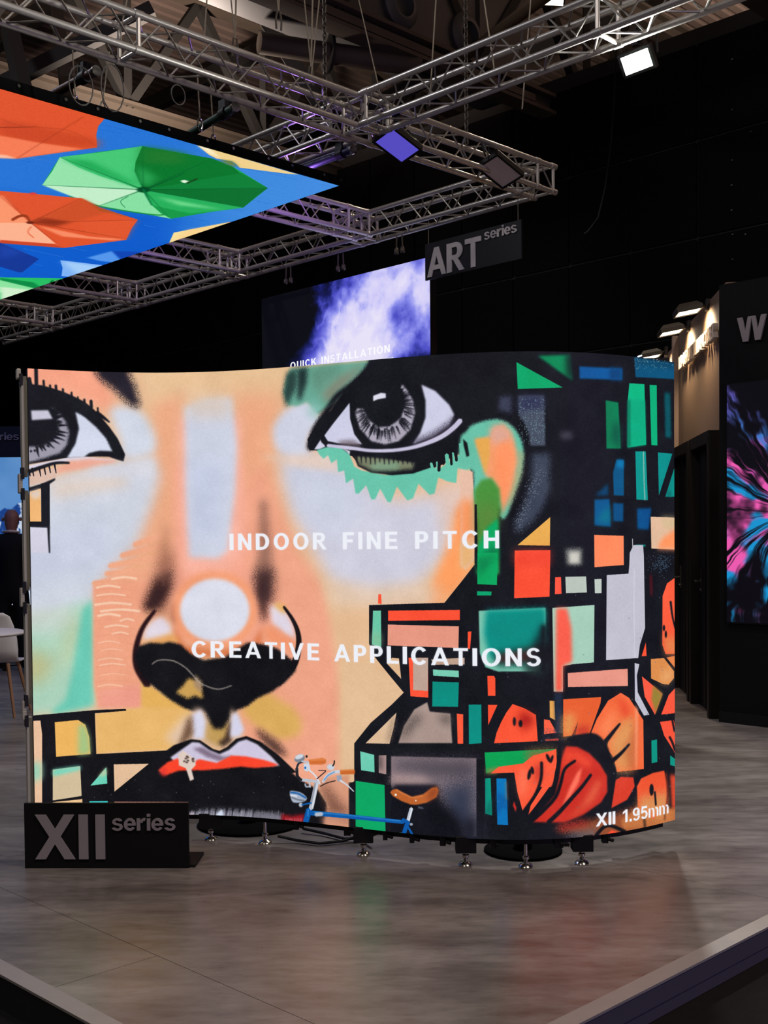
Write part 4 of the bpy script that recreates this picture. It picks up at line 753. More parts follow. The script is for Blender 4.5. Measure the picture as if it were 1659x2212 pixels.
for i in range(len(cuts) - 1):
    ws = [W0 + .064, 3.19, 6.6, 10.0, 13.4, 16.8, W1] if i == 0 else [W0 + .064, 7.4, 13.4, W1]
    for j in range(len(ws) - 1):
        a0, a1, c0, c1 = cuts[i] + .0012, cuts[i + 1] - .0012, ws[j] + .0012, ws[j + 1] - .0012
        s = MB(); s.box(uw((a0 + a1) / 2, (c0 + c1) / 2, -.003), a1 - a0, c1 - c0, .006, Vector((S2, S2, 0)), Vector((-S2, S2, 0))); s.build('floor_sheet', M_FLOOR, plat)
for (nm, u, w, su, sw) in (('trim_1', U0 + .032, (W0 + W1) / 2, .064, W1 - W0), ('trim_2', (U0 + U1) / 2, W0 + .032, U1 - U0, .064)):
    t = MB(); t.box(uw(u, w, -.001), su, sw, .008, Vector((S2, S2, 0)), Vector((-S2, S2, 0))); structure(t.build(nm, M_EDGE))
t = MB(); t.box(uw(U0 + .008, (W0 + W1) / 2, -.058), .012, W1 - W0 - .01, .104, Vector((S2, S2, 0)), Vector((-S2, S2, 0))); structure(t.build('trim_3', M_FASCIA2))
t = MB(); t.box(uw((U0 + U1) / 2, W0 + .008, -.036), U1 - U0 - .01, .012, .06, Vector((S2, S2, 0)), Vector((-S2, S2, 0)))
t.box(uw((U0 + U1) / 2, W0 + .011, -.088), U1 - U0 - .01, .012, .042, Vector((S2, S2, 0)), Vector((-S2, S2, 0))); structure(t.build('trim_4', M_FASCIA))

# ---------------------------------------------------------------- black hall wall of square panels
KW = 16.6
M_SEAM = mat('panel_seam', (60, 58, 56), 0.7, spec=0.25)
P0 = DA * KW
bk = MB(); bk.box(P0 + DB * 17 + DA * .12 + UP * 4.7, 42, .1, 9.62, DB, DA); wall_back = structure(bk.build('wall_back', M_SEAM))
pm = MB(); pm.box((0, 0, 0), 1.21, .05, 1.5, DB, DA, bev=.02); pme = pm.mesh('panel', M_BLACK)
for i in range(31):
    for j in range(6):
        o = link('panel', pme, wall_back); o.location = P0 + DB * (-2.2 + i * 1.25) + DA * .05 + UP * (.77 + j * 1.54 + .02)
bolt = MB(); bolt.box((0, 0, 0), .03, .02, .014, DB, DA); bme = bolt.mesh('bolt', M_CHROME)
for (x, y) in ((1582, 128), (1582, 237), (1582, 346), (1581, 400), (1581, 454), (1583, 506), (1611, 506), (1583, 560), (1622, 285)):
    o = link('bolt', bme, wall_back); o.location = at_k(x, y, KW)
# far end of the hall and its side, dark
b = MB(); b.box(DA * 40 + UP * 6, 90, .3, 13, DB, DA); structure(b.build('wall_far', M_BEAM2))
b = MB(); b.box(Vector((-34, 20, 6)), .3, 90, 13); structure(b.build('wall_left', M_BEAM2))

# ---------------------------------------------------------------- roof: ribbed deck, steel trusses, duct, pipes
ZD = 12.6
dk = MB(); prof = []
for i in range(300):
    s = -30 + i * .32; prof += [(s, 0), (s + .17, 0), (s + .2, .05), (s + .29, .05)]
dk.grid([[DA * a + DB * s + UP * (ZD + dz) for s, dz in prof] for a in (-12, 42)]); structure(dk.build('ceiling', M_DECK))
def beam(mb, p, q, w, h):
    p, q = Vector(p), Vector(q); d = (q - p); L = d.length; d.normalize(); s = d.cross(UP).normalized() if abs(d.z) < .99 else Vector((1, 0, 0)); n = s.cross(d)
    mb.box((p + q) / 2, L, w, h, d, s, n)
def roof_truss(kb, z0, z1, a0=-4, a1=24, n=9, name='trim_roof_truss'):
    root = structure(bpy.data.objects.new(name, None)); COL.objects.link(root)
    o = DB * kb
    for z, w, h in ((z0, .34, .3), (z1, .34, .3)):
        m = MB(); beam(m, o + DA * a0 + UP * z, o + DA * a1 + UP * z, w, .06); beam(m, o + DA * a0 + UP * (z + h), o + DA * a1 + UP * (z + h), w, .06); beam(m, o + DA * a0 + UP * (z + h / 2), o + DA * a1 + UP * (z + h / 2), .05, h); m.build('chord', M_BEAM, root)
    st = (a1 - a0) / n
    for i in range(n):
        m = MB(); beam(m, o + DA * (a0 + i * st) + UP * (z0 + .3), o + DA * (a0 + (i + .5) * st) + UP * z1, .16, .16); m.build('web_member', M_BEAM2, root)
        m = MB(); beam(m, o + DA * (a0 + (i + .5) * st) + UP * z1, o + DA * (a0 + (i + 1) * st) + UP * (z0 + .3), .16, .16); m.build('web_member', M_BEAM2, root)
        m = MB(); beam(m, o + DA * (a0 + i * st) + UP * (z0 + .3), o + DA * (a0 + i * st) + UP * z1, .12, .12); m.build('web_member', M_BEAM2, root)
for i, (kb, z0, z1) in enumerate(((2.2, 9.3, 11.7), (7.6, 8.6, 11.2), (12.6, 8.9, 11.4), (18.2, 9.0, 11.6), (-4.2, 10.4, 12.2))): roof_truss(kb, z0, z1, name='trim_%d' % (i + 5))
for i, a in enumerate((3.2, 7.5, 11.5, 15.8, 20.0, 24)):
    m = MB(); beam(m, DA * a + DB * -12 + UP * 11.95, DA * a + DB * 30 + UP * 11.95, .22, .34); structure(m.build('trim_%d' % (i + 10), M_BEAM2))
for i, (x0, y0, Z0, x1, y1, Z1, w) in enumerate(((0, 185, 8.4, 330, 20, 9.6, .2), (20, 60, 9, 60, 240, 7.6, .2), (150, 250, 8, 120, 0, 10.5, .18), (560, 20, 10, 700, 240, 8.3, .24), (800, 235, 8.0, 1010, 120, 9.6, .24))):
    m = MB(); beam(m, at_z(x0, y0, Z0), at_z(x1, y1, Z1), w, w); structure(m.build('trim_%d' % (i + 16), M_BEAM2))
# air duct with jet nozzles
da, db_ = at_z(800, 78, 9.0), at_z(1040, 168, 9.0)
dm = (da + db_) / 2
duct = thing('air_duct', 'long grey ventilation duct with round jet nozzles under the hall roof', 'duct', dm)
m = MB(); m.box(dm - DA * 2.2 + DB * .55 + UP * .95, 9.6, 1.1, 1.7, DA, DB, bev=.04); m.build('duct_body', M_DUCT, duct)
m = MB(); m.box(dm - DA * 2.2 + DB * .05 + UP * .03, 9.6, .3, .12, DA, DB); m.build('bottom_flange', M_BEAM, duct)
for (x, y) in ((862, 12), (1004, 78)):
    p = at_k(x, y, dm.dot(DB), DB); n = MB(); n.lathe(p - DB * .01, [(.36, .0), (.36, -.05), (.24, -.12), (.2, -.12), (.18, .06), (.0, .06)], 20, 0, DB); n.build('nozzle', mat('nozzle_ring', (86, 86, 90), .45, .3), duct, True)
tp = thing('pipe_pair', 'twin brown steel pipes slanting up from a bracket on the duct', 'pipe', at_z(960, 145, 9.0))
e0 = at_z(960, 143, 8.95) - DB * .32; e1 = at_y(1150, 12, e0.y - 3.6)
sd = (e1 - e0).normalized().cross(Vector((0, 1, 0))).normalized()
for k in (-1, 1):
    m = MB(); m.tube([e0 + sd * .11 * k, e1 + (e1 - e0) * .5 + sd * .11 * k], .075, 10); m.build('pipe', mat('pipe_paint', (120, 98, 78), .5, .2), tp, True)
m = MB(); m.box(e0 + UP * -.06 + DB * .14, .3, .32, .16, DA, DB); m.build('bracket', M_BEAM, tp)
pp = thing('roof_pipe', 'fat light brown pipe lying along the roof beam', 'pipe', at_z(660, 105, 8.8))
m = MB(); m.tube([at_z(560, 92, 8.8), at_z(660, 108, 8.8), at_z(905, 142, 8.8)], .16, 12); m.build('tube', M_BEAM, pp, True)
m = MB(); m.tube([at_z(706, 115, 8.8), at_z(712, 116, 8.8)], .3, 14); m.build('flange', M_BEAM2, pp, True)

# ---------------------------------------------------------------- aluminium stage truss
C1 = Vector((1.48, 11.11, 0)); ZT = 4.81; HB = .12
M_BRACE = mat('truss_brace_metal', (150, 145, 138), 0.42, 0.8)
def brace_mesh(L, r=.0075):
    m = MB(); m.tube([(0, 0, 0), (0, 0, L)], r, 6, cap=False); return m.mesh('diagonal_brace', M_BRACE, True)
BAY = .21; BL_ = math.hypot(BAY, .24); BME = brace_mesh(BL_)
PME = (lambda m: (m.tube([(0, 0, -.12), (0, 0, .12)], .016, 8), m.mesh('end_strut', M_ALU, True))[1])(MB())
def place(me, name, p, q, parent):
    d = (q - p).normalized(); o = link(name, me, None); o.parent = parent
    o.matrix_local = parent.matrix_world.inverted() @ (Matrix.Translation(p) @ d.to_track_quat('Z', 'Y').to_matrix().to_4x4())
    return o
def stage_truss(label, P, D, S, L, frames, grp='stage trusses of the hanging frame', start=0.0):
    """four-chord truss from P along D (S: sideways), frames: distances with square end frames"""
    root = thing('stage_truss', label, 'truss', P)
    c = {}
    for a in (-1, 1):
        for z in (-1, 1):
            o = P + S * HB * a + UP * HB * z; c[a, z] = o
            m = MB(); m.tube([o, o + D * L], .0245, 10); m.build('chord', M_ALU, root, True)
    n = int(L / BAY)
    for i in range(n):
        f = i % 2
        s0, s1 = D * (start + i * BAY), D * (start + (i + 1) * BAY)
        for e in (((-1, 1), (-1, -1)), ((1, 1), (1, -1)), ((-1, -1), (1, -1)), ((1, 1), (-1, 1))):
            a, b_ = (e[0], e[1]) if f else (e[1], e[0])
            place(BME, 'diagonal_brace', c[a] + s0, c[b_] + s1, root)
    for fr in frames:
        for a in (-1, 1):
            p = P + D * fr + S * HB * a; o = link('end_strut', PME, None); o.parent = root; o.location = p - root.location
        for z in (-1, 1):
            p = P + D * fr + UP * HB * z; place(PME, 'end_strut', p, p + S, root)
        for k in c.values():
            m = MB(); m.tube([k + D * (fr - .035), k + D * (fr + .035)], .03, 10); m.build('coupler', M_ALU, root, True)
    return root
zt = UP * ZT
stage_truss('long near aluminium box truss crossing the top of the frame down to the right corner', C1 + zt + DA * .12, -DA, DB, 8.6, (.0, .24, 2.2, 2.5, 4.6, 6.9))
stage_truss('long back aluminium truss running left from the right corner above the cloud screen', C1 + zt + DB * .12, DB, DA, 11.0, (.0, 2.17, 2.4, 4.5, 4.72, 6.8, 7.0, 9.1, 9.4))
for k, lab in enumerate(('first cross truss behind the umbrella screen, lit purple, nearest the right corner', 'second cross truss emerging behind the umbrella screen, purple tinted, left of the first', 'third cross truss emerging behind the umbrella screen, unlit grey', 'fourth cross truss at far left below the umbrella screen corner')):
    stage_truss(lab, C1 + zt + DB * (2.29 * (k + 1)) - DA * .12, -DA, DB, 4.6, (.0, .3))
stage_truss('short aluminium box truss leaving the near truss toward the upper right, carrying the white floodlight', C1 + zt - DA * 2.33 - DB * .12, -DB, DA, 7.4, (.1, 2.3, 4.6))
stage_truss('short aluminium truss bridging the near truss and first cross truss above the umbrella screen tip', C1 + zt - DA * 2.33 + DB * .15, DB, DA, 2.0, (.05,))

# ---------------------------------------------------------------- floodlights
def floodlight(label, p, face, roll_ref, w, h, lens, top, lit=None, on='floodlights on the trusses'):
    """p centre of the front glass, face: direction it points"""
    F = Vector(face).normalized(); X = (Vector(roll_ref) - F * F.dot(Vector(roll_ref))).normalized(); Y = F.cross(X)
    root = thing('floodlight', label, 'floodlight', p, None)
    m = MB()
    fr = [(-1, -1), (1, -1), (1, 1), (-1, 1)]
    r0 = [p + X * a * w / 2 + Y * b_ * h / 2 for a, b_ in fr]; r1 = [q - F * .05 for q in r0]; r2 = [p - F * .12 + X * a * w / 3 + Y * b_ * h / 3 for a, b_ in fr]
    ri = [p + X * a * (w / 2 - .02) + Y * b_ * (h / 2 - .02) for a, b_ in fr]; ri2 = [q - F * .006 for q in ri]
    m.grid([r2, r1, r0, ri, ri2], 0, True); m.face(r2[::-1]); m.build('housing', M_SOOT, root)
    g = MB(); g.face(ri2); g.build('glass', lens, root)
    for k in range(5):
        f = MB(); f.box(p - F * .13 + X * (k - 2) * w / 8, .008, h * .55, .05, X, Y, F); f.build('cooling_fin', M_SOOT, root)
    y = MB(); e1, e2 = p - F * .05 + X * (w / 2 + .015), p - F * .05 - X * (w / 2 + .015); tp_ = Vector(top)
    up = (tp_ - p).normalized() * .2
    y.tube([e1, e1 + up, tp_, e2 + up, e2], .009, 6); y.build('yoke', M_SOOT, root)
    c = MB(); c.tube([tp_ - UP * .05, tp_ + UP * .05], .03, 8); c.box(tp_, .05, .08, .06); c.build('clamp', M_SOOT, root)
    if lit:
        e, col, ang = lit
        l = lamp('floodlight_beam', 'SPOT', p + F * .02, e, col, .08, p + F, ang, .6); l.parent = root; l.matrix_parent_inverse = root.matrix_world.inverted()
    return root
pA = at_k(1375, 134, (C1 - DA * 2.33).dot(DA) - .3)
pA = at_y(1375, 134, 7.95)
floodlight('bright white floodlight glaring under the upper right truss', pA, (-.5, -.75, -.62), DB, .24, .16, mat('flood_glass_white', (255, 255, 255), emit=(246, 255, 250), es=18), pA + Vector((.02, .1, .2)), (520, (.95, .98, .95), 160))
pB = at_y(1188, -14, 15.5)
floodlight('warm roof lamp glowing at the top edge, above the white floodlight', pB, (-.1, -.6, -.8), (1, 0, 0), .42, .36, mat('roof_lamp_glass', (255, 240, 220), emit=(255, 236, 205), es=9), pB + Vector((0, .2, .6)), (420, (1, .84, .66), 150))
pC = at_k(858, 316, C1.dot(DB) - .16, DB)
floodlight('floodlight with violet reflection in its glass on the near truss', pC, (-.1, -.42, -.9), DA, .34, .25, mat('flood_glass_violet', (40, 34, 90), .25, emit=(84, 74, 190), es=1.0), pC + Vector((.0, .14, .27)), (46, (.42, .3, 1), 140))  # glass emission stands in for a violet reflection
pD = at_k(1080, 372, C1.dot(DB) - .2, DB)
floodlight('switched off floodlight with grey glass near the right truss corner', pD, (-.1, -.42, -.9), DA, .36, .26, mat('flood_glass_grey', (220, 206, 200), .3, var=.2, scale=6), pD + Vector((-.06, .16, .28)))
# violet spots without fixtures, added by the trusses to tint them
for b_, a_, tb, ta, tz, e_, cone in ((1.3, -1.55, 2.29, -1.3, 4.8, 60, 95), (3.6, -1.9, 4.58, -1.7, 4.8, 36, 80), (.9, -2.2, -.1, -2.8, 4.85, 26, 110)):
    lamp('violet_wash', 'SPOT', C1 + DB * b_ + DA * a_ + UP * 4.5, e_, (.42, .2, 1), .05, C1 + DB * tb + DA * ta + UP * tz, cone, .5)

# ---------------------------------------------------------------- ceiling screen with umbrellas
ZU = 4.40; TIP = Vector((-.356, 9.919, ZU))
LA, LB = 5.2, 7.2
RES = 240
pu = Paint(int(LA * RES), int(LB * RES), (38, 116, 214), lambda x, y: umb_map(x, y), 0.9, 4)
def umb_map(x, y):
    x = np.asarray(x, float); y = np.asarray(y, float)
    dx = AX_F.x + AX_R.x * (x - CX) / FOC + AX_U.x * (CY - y) / FOC; dy = AX_F.y + AX_R.y * (x - CX) / FOC + AX_U.y * (CY - y) / FOC; dz = AX_F.z + AX_R.z * (x - CX) / FOC + AX_U.z * (CY - y) / FOC
    dz = np.maximum(dz, .12); t = (ZU - CAMH) / dz; X, Y = dx * t - TIP.x, dy * t - TIP.y
    a = -(X * DA.x + Y * DA.y); b_ = X * DB.x + Y * DB.y
    return np.array([a * RES, b_ * RES])
paint_umbrellas(pu)
M_UMB = screen_mat('umbrella_picture', pu.im, 1.0)
cs = thing('ceiling_screen', 'large hanging ceiling screen showing colourful umbrellas on blue, upper left', 'screen', TIP)
q = [TIP, TIP - DA * LA, TIP - DA * LA + DB * LB, TIP + DB * LB]
m = MB(); m.face([q[0], q[1], q[2], q[3]], 0, [(0, 1), (1, 1), (1, 0), (0, 0)]); m.build('screen_face', M_UMB, cs)
m = MB(); ce = TIP - DA * LA / 2 + DB * LB / 2
m.box(ce + UP * .041, LA + .02, LB + .02, .076, DA, DB); m.build('frame', mat('frame_black', (8, 8, 8), .85, spec=.08), cs)
for i in range(16):
    r_ = MB(); r_.lathe(TIP - DA * (.18 + i * .3 + (.05 if i % 2 else 0)) - DB * .012 + UP * .05, [(.0, -.006), (.012, -.006), (.012, .004)], 8, 0, DB); r_.build('rivet', M_CHROME, cs)
for k, (xa, ya, xb, yb, col, nm) in enumerate((((195), 160, 92, 216, (70, 40, 34), 'dark red'), (497, 238, 392, 300, (34, 62, 48), 'dark green'), (750, 328, 640, 370, (40, 42, 80), 'blue'))):
    a, b_ = at_z(xa, ya, 4.625), at_z(xb, yb, 4.625)
    t = thing('support_pipe', nm + (' suspension pipe clamped under the near truss above the umbrella screen'), 'pipe', a, 'suspension pipes above the ceiling screen')
    del t['group']
    d = (b_ - a).normalized()
    m = MB(); m.tube([a - d * .08, a + d * 3.0], .032, 10); m.build('tube', mat('pipe_' + nm.replace(' ', '_'), col, .5, .2), t, True)
    m = MB(); m.tube([a + d * .04, a + d * .12], .045, 10); m.box(a + d * .08 + UP * .05, .06, .08, .09, DA, DB); m.build('clamp', M_SOOT, t, True)
    m = MB(); m.tube([a - d * .085, a - d * .06], .038, 10); m.build('pipe_end', M_CHROME, t, True)

# ---------------------------------------------------------------- chains, wires and slings hanging from the roof
def wire(label, pts, r, m=M_ROPE, name='suspension_wire', cat='wire', grp=None):
    w = MB(); w.tube(pts, r, 6); o = w.build(name, m, None, True); return tag(o, label, cat, grp)
def chain(label, p, q, L=.055, r=.0065):
    b_ = MB(); d = (q - p); n = int(d.length / (L * .72)); d.normalize(); s = d.orthogonal().normalized(); t = d.cross(s)
    for i in range(n):
        c = p + d * (i * L * .72); X = s if i % 2 else t; pts = []
        for k in range(8):
            a = 2 * math.pi * k / 8; pts.append(c + d * math.cos(a) * L / 2 + X * math.sin(a) * L * .3)
        pts.append(pts[0]); b_.tube(pts, r, 4, cap=False)
    return tag(b_.build('hoist_chain', M_STEEL), label, 'chain')
def on_truss(x, y, dz=.0):   # a point over the near truss
    return at_k(x, y, C1.dot(DB) - .0, DB)
pch = at_k(1008, 318, C1.dot(DB), DB); chain('steel hoist chain hanging straight down to the near truss, right of centre', Vector((pch.x, pch.y, 9.6)), pch)
pch = at_k(703, 262, C1.dot(DB) + .12, DB); chain('hoist chain dropping from a hoist above the middle of the near truss', Vector((pch.x, pch.y, pch.z + 1.2)), pch)
hb = thing('chain_hoist', 'small black chain hoist hanging under the roof, above the near truss', 'hoist', (pch.x, pch.y, pch.z + 1.2))
m = MB(); m.lathe((pch.x, pch.y, pch.z + 1.2), [(.0, -.02), (.05, 0), (.06, .1), (.06, .24), (.04, .3), (0, .31)], 10); m.build('body', M_SOOT, hb, True)
m = MB(); m.tube([(pch.x, pch.y, pch.z + 1.5), (pch.x, pch.y, 9.6)], .012, 6); m.build('hook', M_STEEL, hb)
for i, (x0, y0, x1, y1, lab) in enumerate(((447, -5, 440, 105, 'thin wire dropping to the near truss at upper left of centre'), (690, -5, 672, 170, 'thin wire dropping to the near truss above the middle'),
                                           (275, -5, 262, 60, 'thin wire dropping to the near truss near the left edge'))):
    q_ = at_k(x1, y1, C1.dot(DB), DB); p_ = at_k(x0, y0, C1.dot(DB), DB); wire(lab, [p_ + (p_ - q_) * 3, q_], .006)
q_ = at_k(828, 232, C1.dot(DB), DB); wire('slack thin wire slanting to a clamp beside the violet floodlight', [q_ + Vector((-.55, .3, 2.6)), q_], .005)
kr = (C1 - DA * 2.33).dot(DA)
for i, (x0, y0, x1, y1, lab) in enumerate(((940, 30, 928, 228, 'bright thin wire to the left end of the upper right truss'), (1050, 30, 1068, 152, 'bright thin wire to the middle of the upper right truss'), (1141, 70, 1128, 236, 'bright thin wire passing behind the upper right truss'))):
    p_, q_ = at_k(x0, y0, kr + (.5 if i == 2 else 0), DA), at_k(x1, y1, kr + (.5 if i == 2 else 0), DA); wire(lab, [p_ + (p_ - q_) * 3, q_], .006)
# slings looped under the near truss
for i, (x, y, lab) in enumerate(((175, 185, 'looped grey sling wound round the near truss, left'), (243, 190, 'short looped sling hanging from the near truss, beside the first'), (385, 205, 'small looped sling under the near truss, right of the others'))):
    c = at_k(x, y, C1.dot(DB) + .1, DB); pts = [c + DA * math.sin(a) * (.09 if i < 2 else .06) + UP * math.cos(a) * (.13, .16, .07)[i] for a in np.linspace(0, 2 * math.pi, 17)]
    wire(lab, pts, .005, mat('sling_grey', (84, 78, 70), .7), name='sling', cat='sling')
for i, (x, y, lab) in enumerate(((163, 222, 'steel shackle on the edge of the umbrella screen, far left'), (222, 235, 'white rope end tied at the edge of the umbrella screen'), (461, 305, 'steel shackle on the edge of the umbrella screen, right'), (432, 270, 'pair of sling hooks hanging over the umbrella screen'))):
    c = at_k(x, y, TIP.dot(DB), DB)
    t = thing('shackle', lab, 'shackle', c)
    m = MB(); pts = [c + DA * math.sin(a) * .022 + UP * math.cos(a) * .05 for a in np.linspace(0, 2 * math.pi, 13)]; m.tube(pts, .007, 6, cap=False); m.build('bow', M_CHROME if i != 1 else M_ROPE, t, True)
    m = MB(); m.tube([c + UP * .05, c + UP * .42 + DA * (.06 if i == 1 else -.02)], .006, 6); m.build('wire', M_ROPE, t, True)
for i, (x, y, lab) in enumerate(((508, 105, 'steel hook with shackle hanging above the near truss, left of the hoist'), (602, 45, 'steel hook with shackle hanging above the near truss, at the hoist'), (672, 165, 'long steel hook hanging above the near truss, right of the hoist'))):
    c = at_k(x, y, C1.dot(DB) + .6, DB); t = thing('rigging_hook', lab, 'hook', c)
    for s_ in (-1, 1):
        m = MB(); m.tube([c + DA * .025 * s_ - UP * .07, c + DA * .03 * s_, c + DA * .015 * s_ + UP * .08], .009, 6); m.build('hook', M_STEEL, t, True)
    m = MB(); m.tube([c + UP * .08, c + UP * 1.4 + DA * .06], .008, 6); m.tube([c + UP * .08, c + UP * 1.4 - DA * .16], .006, 6); m.build('sling', M_ROPE, t, True)
# black cable dropping from the upper right truss
pc = [at_y(x, y, 8.02 + .6 * t) for t, (x, y) in enumerate(((1340, 60), (1330, 120), (1326, 220), (1318, 330), (1306, 410), (1285, 480), (1255, 510)))]
pc = [at_y(x, y, 8.3) for (x, y) in ((1345, 52), (1331, 110), (1327, 220), (1319, 320), (1307, 405), (1292, 470), (1270, 500), (1262, 505))]
wire('black cable dangling from the upper right truss past the white floodlight', pc, .006, mat('hanging_cable', (9, 9, 9), .9, spec=.05), 'power_cable', 'cable')
# clamps under the back truss
for i, (x, y) in enumerate(((623, 600), (736, 572), (863, 534))):
    c = at_k(x, y, C1.dot(DA) - .12)
    t = thing('hanging_clamp', ('left', 'middle', 'right')[i] + ' of three pairs of steel clamps hanging under the back truss over the cloud screen', 'clamp', c)
    for s_ in (-1, 1):
        m = MB(); m.tube([c + DB * .04 * s_ + UP * .12, c + DB * .045 * s_], .009, 6); m.lathe(c + DB * .045 * s_ - UP * .04, [(.012, -.03), (.026, -.015), (.026, .02), (.012, .04)], 8); m.build('clamp_jaw', M_STEEL, t, True)
# things lying up on the trusses
# ---------------------------------------------------------------- cloud screen under the back truss
KS = C1.dot(DA) + .32
tr, tl = at_k(928, 555, KS), at_k(565, 646, KS)
zs1 = tr.z; zs0 = .75
wS = (tl - tr).dot(DB); hS = zs1 - zs0
W_, H_ = 1400, int(1400 * hS / wS)
def paint_cloud():
    im = np.zeros((H_, W_, 3), np.float32)
    u = np.linspace(0, 1, W_)[None, :]; v = np.linspace(0, 1, H_)[:, None] * (hS / 1.62)   # v = 1 is where the wall in front begins
    n = fbm(H_, W_, 260, 7, 11); n2 = fbm(H_, W_, 140, 6, 12); n3 = fbm(H_, W_, 90, 6, 13)
    g = lambda cx, cy, rx, ry: np.exp(-(((u - cx) / rx) ** 2 + ((v - cy) / ry) ** 2))
    b_ = 1.15 * g(.6, .55, .22, .36) + .9 * g(.93, .3, .26, .5) + .6 * g(.36, .62, .13, .3) + .4 * g(.75, .1, .2, .25) + .25 * g(.45, .95, .3, .25)
    wisp = np.clip(1 - np.abs(n2 - .5) * 9, 0, 1)
    b_ = b_ * .74 + (n - .5) * 1.15 + (n3 - .5) * .6 + wisp * .16 * g(.4, .5, .4, .6)
    b_ = (b_ + .06) * np.clip((u - .1) / .34, 0, 1) ** 1.3
    b_ = b_ - .4 * np.clip((v - .55) / .3, 0, 1)
    b_ = b_ - .3 * g(.74, .95, .12, .2) - .35 * g(.2, .05, .25, .3) - .25 * g(.97, 1.0, .12, .2) - .2 * g(.84, .38, .06, .14)
    b_ = np.clip(b_, 0, 1.1)
    st_ = [(0, (7, 8, 16)), (.12, (20, 26, 90)), (.34, (76, 78, 196)), (.58, (140, 142, 236)), (.82, (208, 204, 248)), (1.1, (232, 226, 248))]
    for c in range(3): im[..., c] = np.interp(b_, [s[0] for s in st_], [s[1][c] for s in st_])
    # lettering
    P = Paint(10, 10, (0, 0, 0), None, 1); P.im = im; P.h, P.w = H_, W_
    pxm = lambda x, y: ((lambda q: ((1 - (q - tr).dot(DB) / wS) * W_, (zs1 - q.z) / hS * H_))(at_k(x, y, KS)))
    a, c, d = pxm(627, 798), pxm(842, 762), pxm(842, 746)
    P.text('QUICK INSTALLATION', a[0], a[1], c[0], c[1] - d[1] + 1, (250, 250, 255), .2)
    a, c, d = pxm(600, 826), pxm(850, 790), pxm(850, 771)
    P.text('EASY MAINTENANCE', a[0], c[1] + 4, c[0], c[1] - d[1] + 2, (250, 250, 255), .2)
    return im
sc = thing('led_screen', 'tall back screen with blue and white cloud picture reading QUICK INSTALLATION', 'screen', Vector(((tr.x + tl.x) / 2, (tr.y + tl.y) / 2, 0)))
m = MB(); bl_, br_ = Vector((tl.x, tl.y, zs0)), Vector((tr.x, tr.y, zs0)); t2 = Vector((tl.x, tl.y, zs1))
m.face([bl_, br_, tr, t2], 0, [(0, 0), (1, 0), (1, 1), (0, 1)]); m.build('screen_face', screen_mat('cloud_picture', paint_cloud(), 1.0), sc)
m = MB(); m.box((tr + bl_) / 2 + DA * .06, wS, .1, hS, DB, DA); m.build('cabinet', M_SOOT, sc)
m = MB(); m.box(Vector(((tr.x + tl.x) / 2, (tr.y + tl.y) / 2, .37)) + DA * .1, wS + .1, .3, .74, DB, DA); m.build('base', M_BLACK, sc)
# ---------------------------------------------------------------- hanging series sign at the right end of that screen
KH = C1.dot(DA) - .05
a, c = at_k(918, 526, KH), at_k(1126, 476, KH); a2, c2 = at_k(918, 603, KH), at_k(1126, 562, KH)
wH = -(c - a).dot(DB); hH = ((a.z - a2.z) + (c.z - c2.z)) / 2; zH = (a2.z + c2.z) / 2
o = Vector((a.x, a.y, zH)); R_ = -DB
hs = thing('hanging_sign', 'dark hanging board reading ART series beside the cloud screen', 'sign', o + R_ * wH / 2)
m = MB(); m.box(o + R_ * wH / 2 + UP * hH / 2 + DA * .01, wH, .02, hH, R_, DA); m.build('board', mat('sign_board_gloss', (24, 25, 26), .45, spec=.3), hs)
letters3d('ART', o + R_ * wH * .03 + UP * hH * .06 - DA * .001, R_, UP, -DA, hH * .78, wH * .575, .012, M_LETTER2, hs, .04)
letters3d('series', o + R_ * wH * .64 + UP * hH * .70 - DA * .001, R_, UP, -DA, hH * .27, wH * .32, .01, M_LETTER2, hs, .07)
for f in (.04, .97):
    m = MB(); p = o + R_ * wH * f + UP * hH; m.tube([p, Vector((p.x, p.y, 4.69))], .003, 5); m.build('wire', M_ROPE, hs)

# ---------------------------------------------------------------- booth at the right: brown wall, sign lamps, doors, black board with a screen
M_BROWN = mat('brown_wall_paint', (122, 100, 82), .6, spec=.3, var=.06, scale=3)
M_BROWN2 = mat('pale_wall_paint', (178, 152, 134), .6, spec=.3)
M_DOOR = mat('door_black', (20, 18, 16), .5, spec=.35)
M_FRAME = mat('door_frame_black', (30, 26, 22), .45, spec=.4)
WD = Vector((.096, .9954, 0)); WN = Vector((-.9954, .096, 0)); W0P = Vector((2.53, 8.55, 0))    # wall runs along WD, faces WN
b = MB(); b.box(W0P + WD * 1.06 - WN * .05 + UP * 1.62, 2.2, .1, 3.24, WD, WN); wr = structure(b.build('wall_right', M_BROWN))
b = MB(); b.box(W0P + WD * 3.2 - WN * .10 + UP * 1.62, 2.1, .1, 3.24, WD, WN); structure(b.build('wall_right_far', M_BROWN2))
b = MB(); b.box(W0P + WD * 2.19 + WN * -.01 + UP * 1.62, .07, .12, 3.24, WD, WN); structure(b.build('trim_21', M_BROWN2))
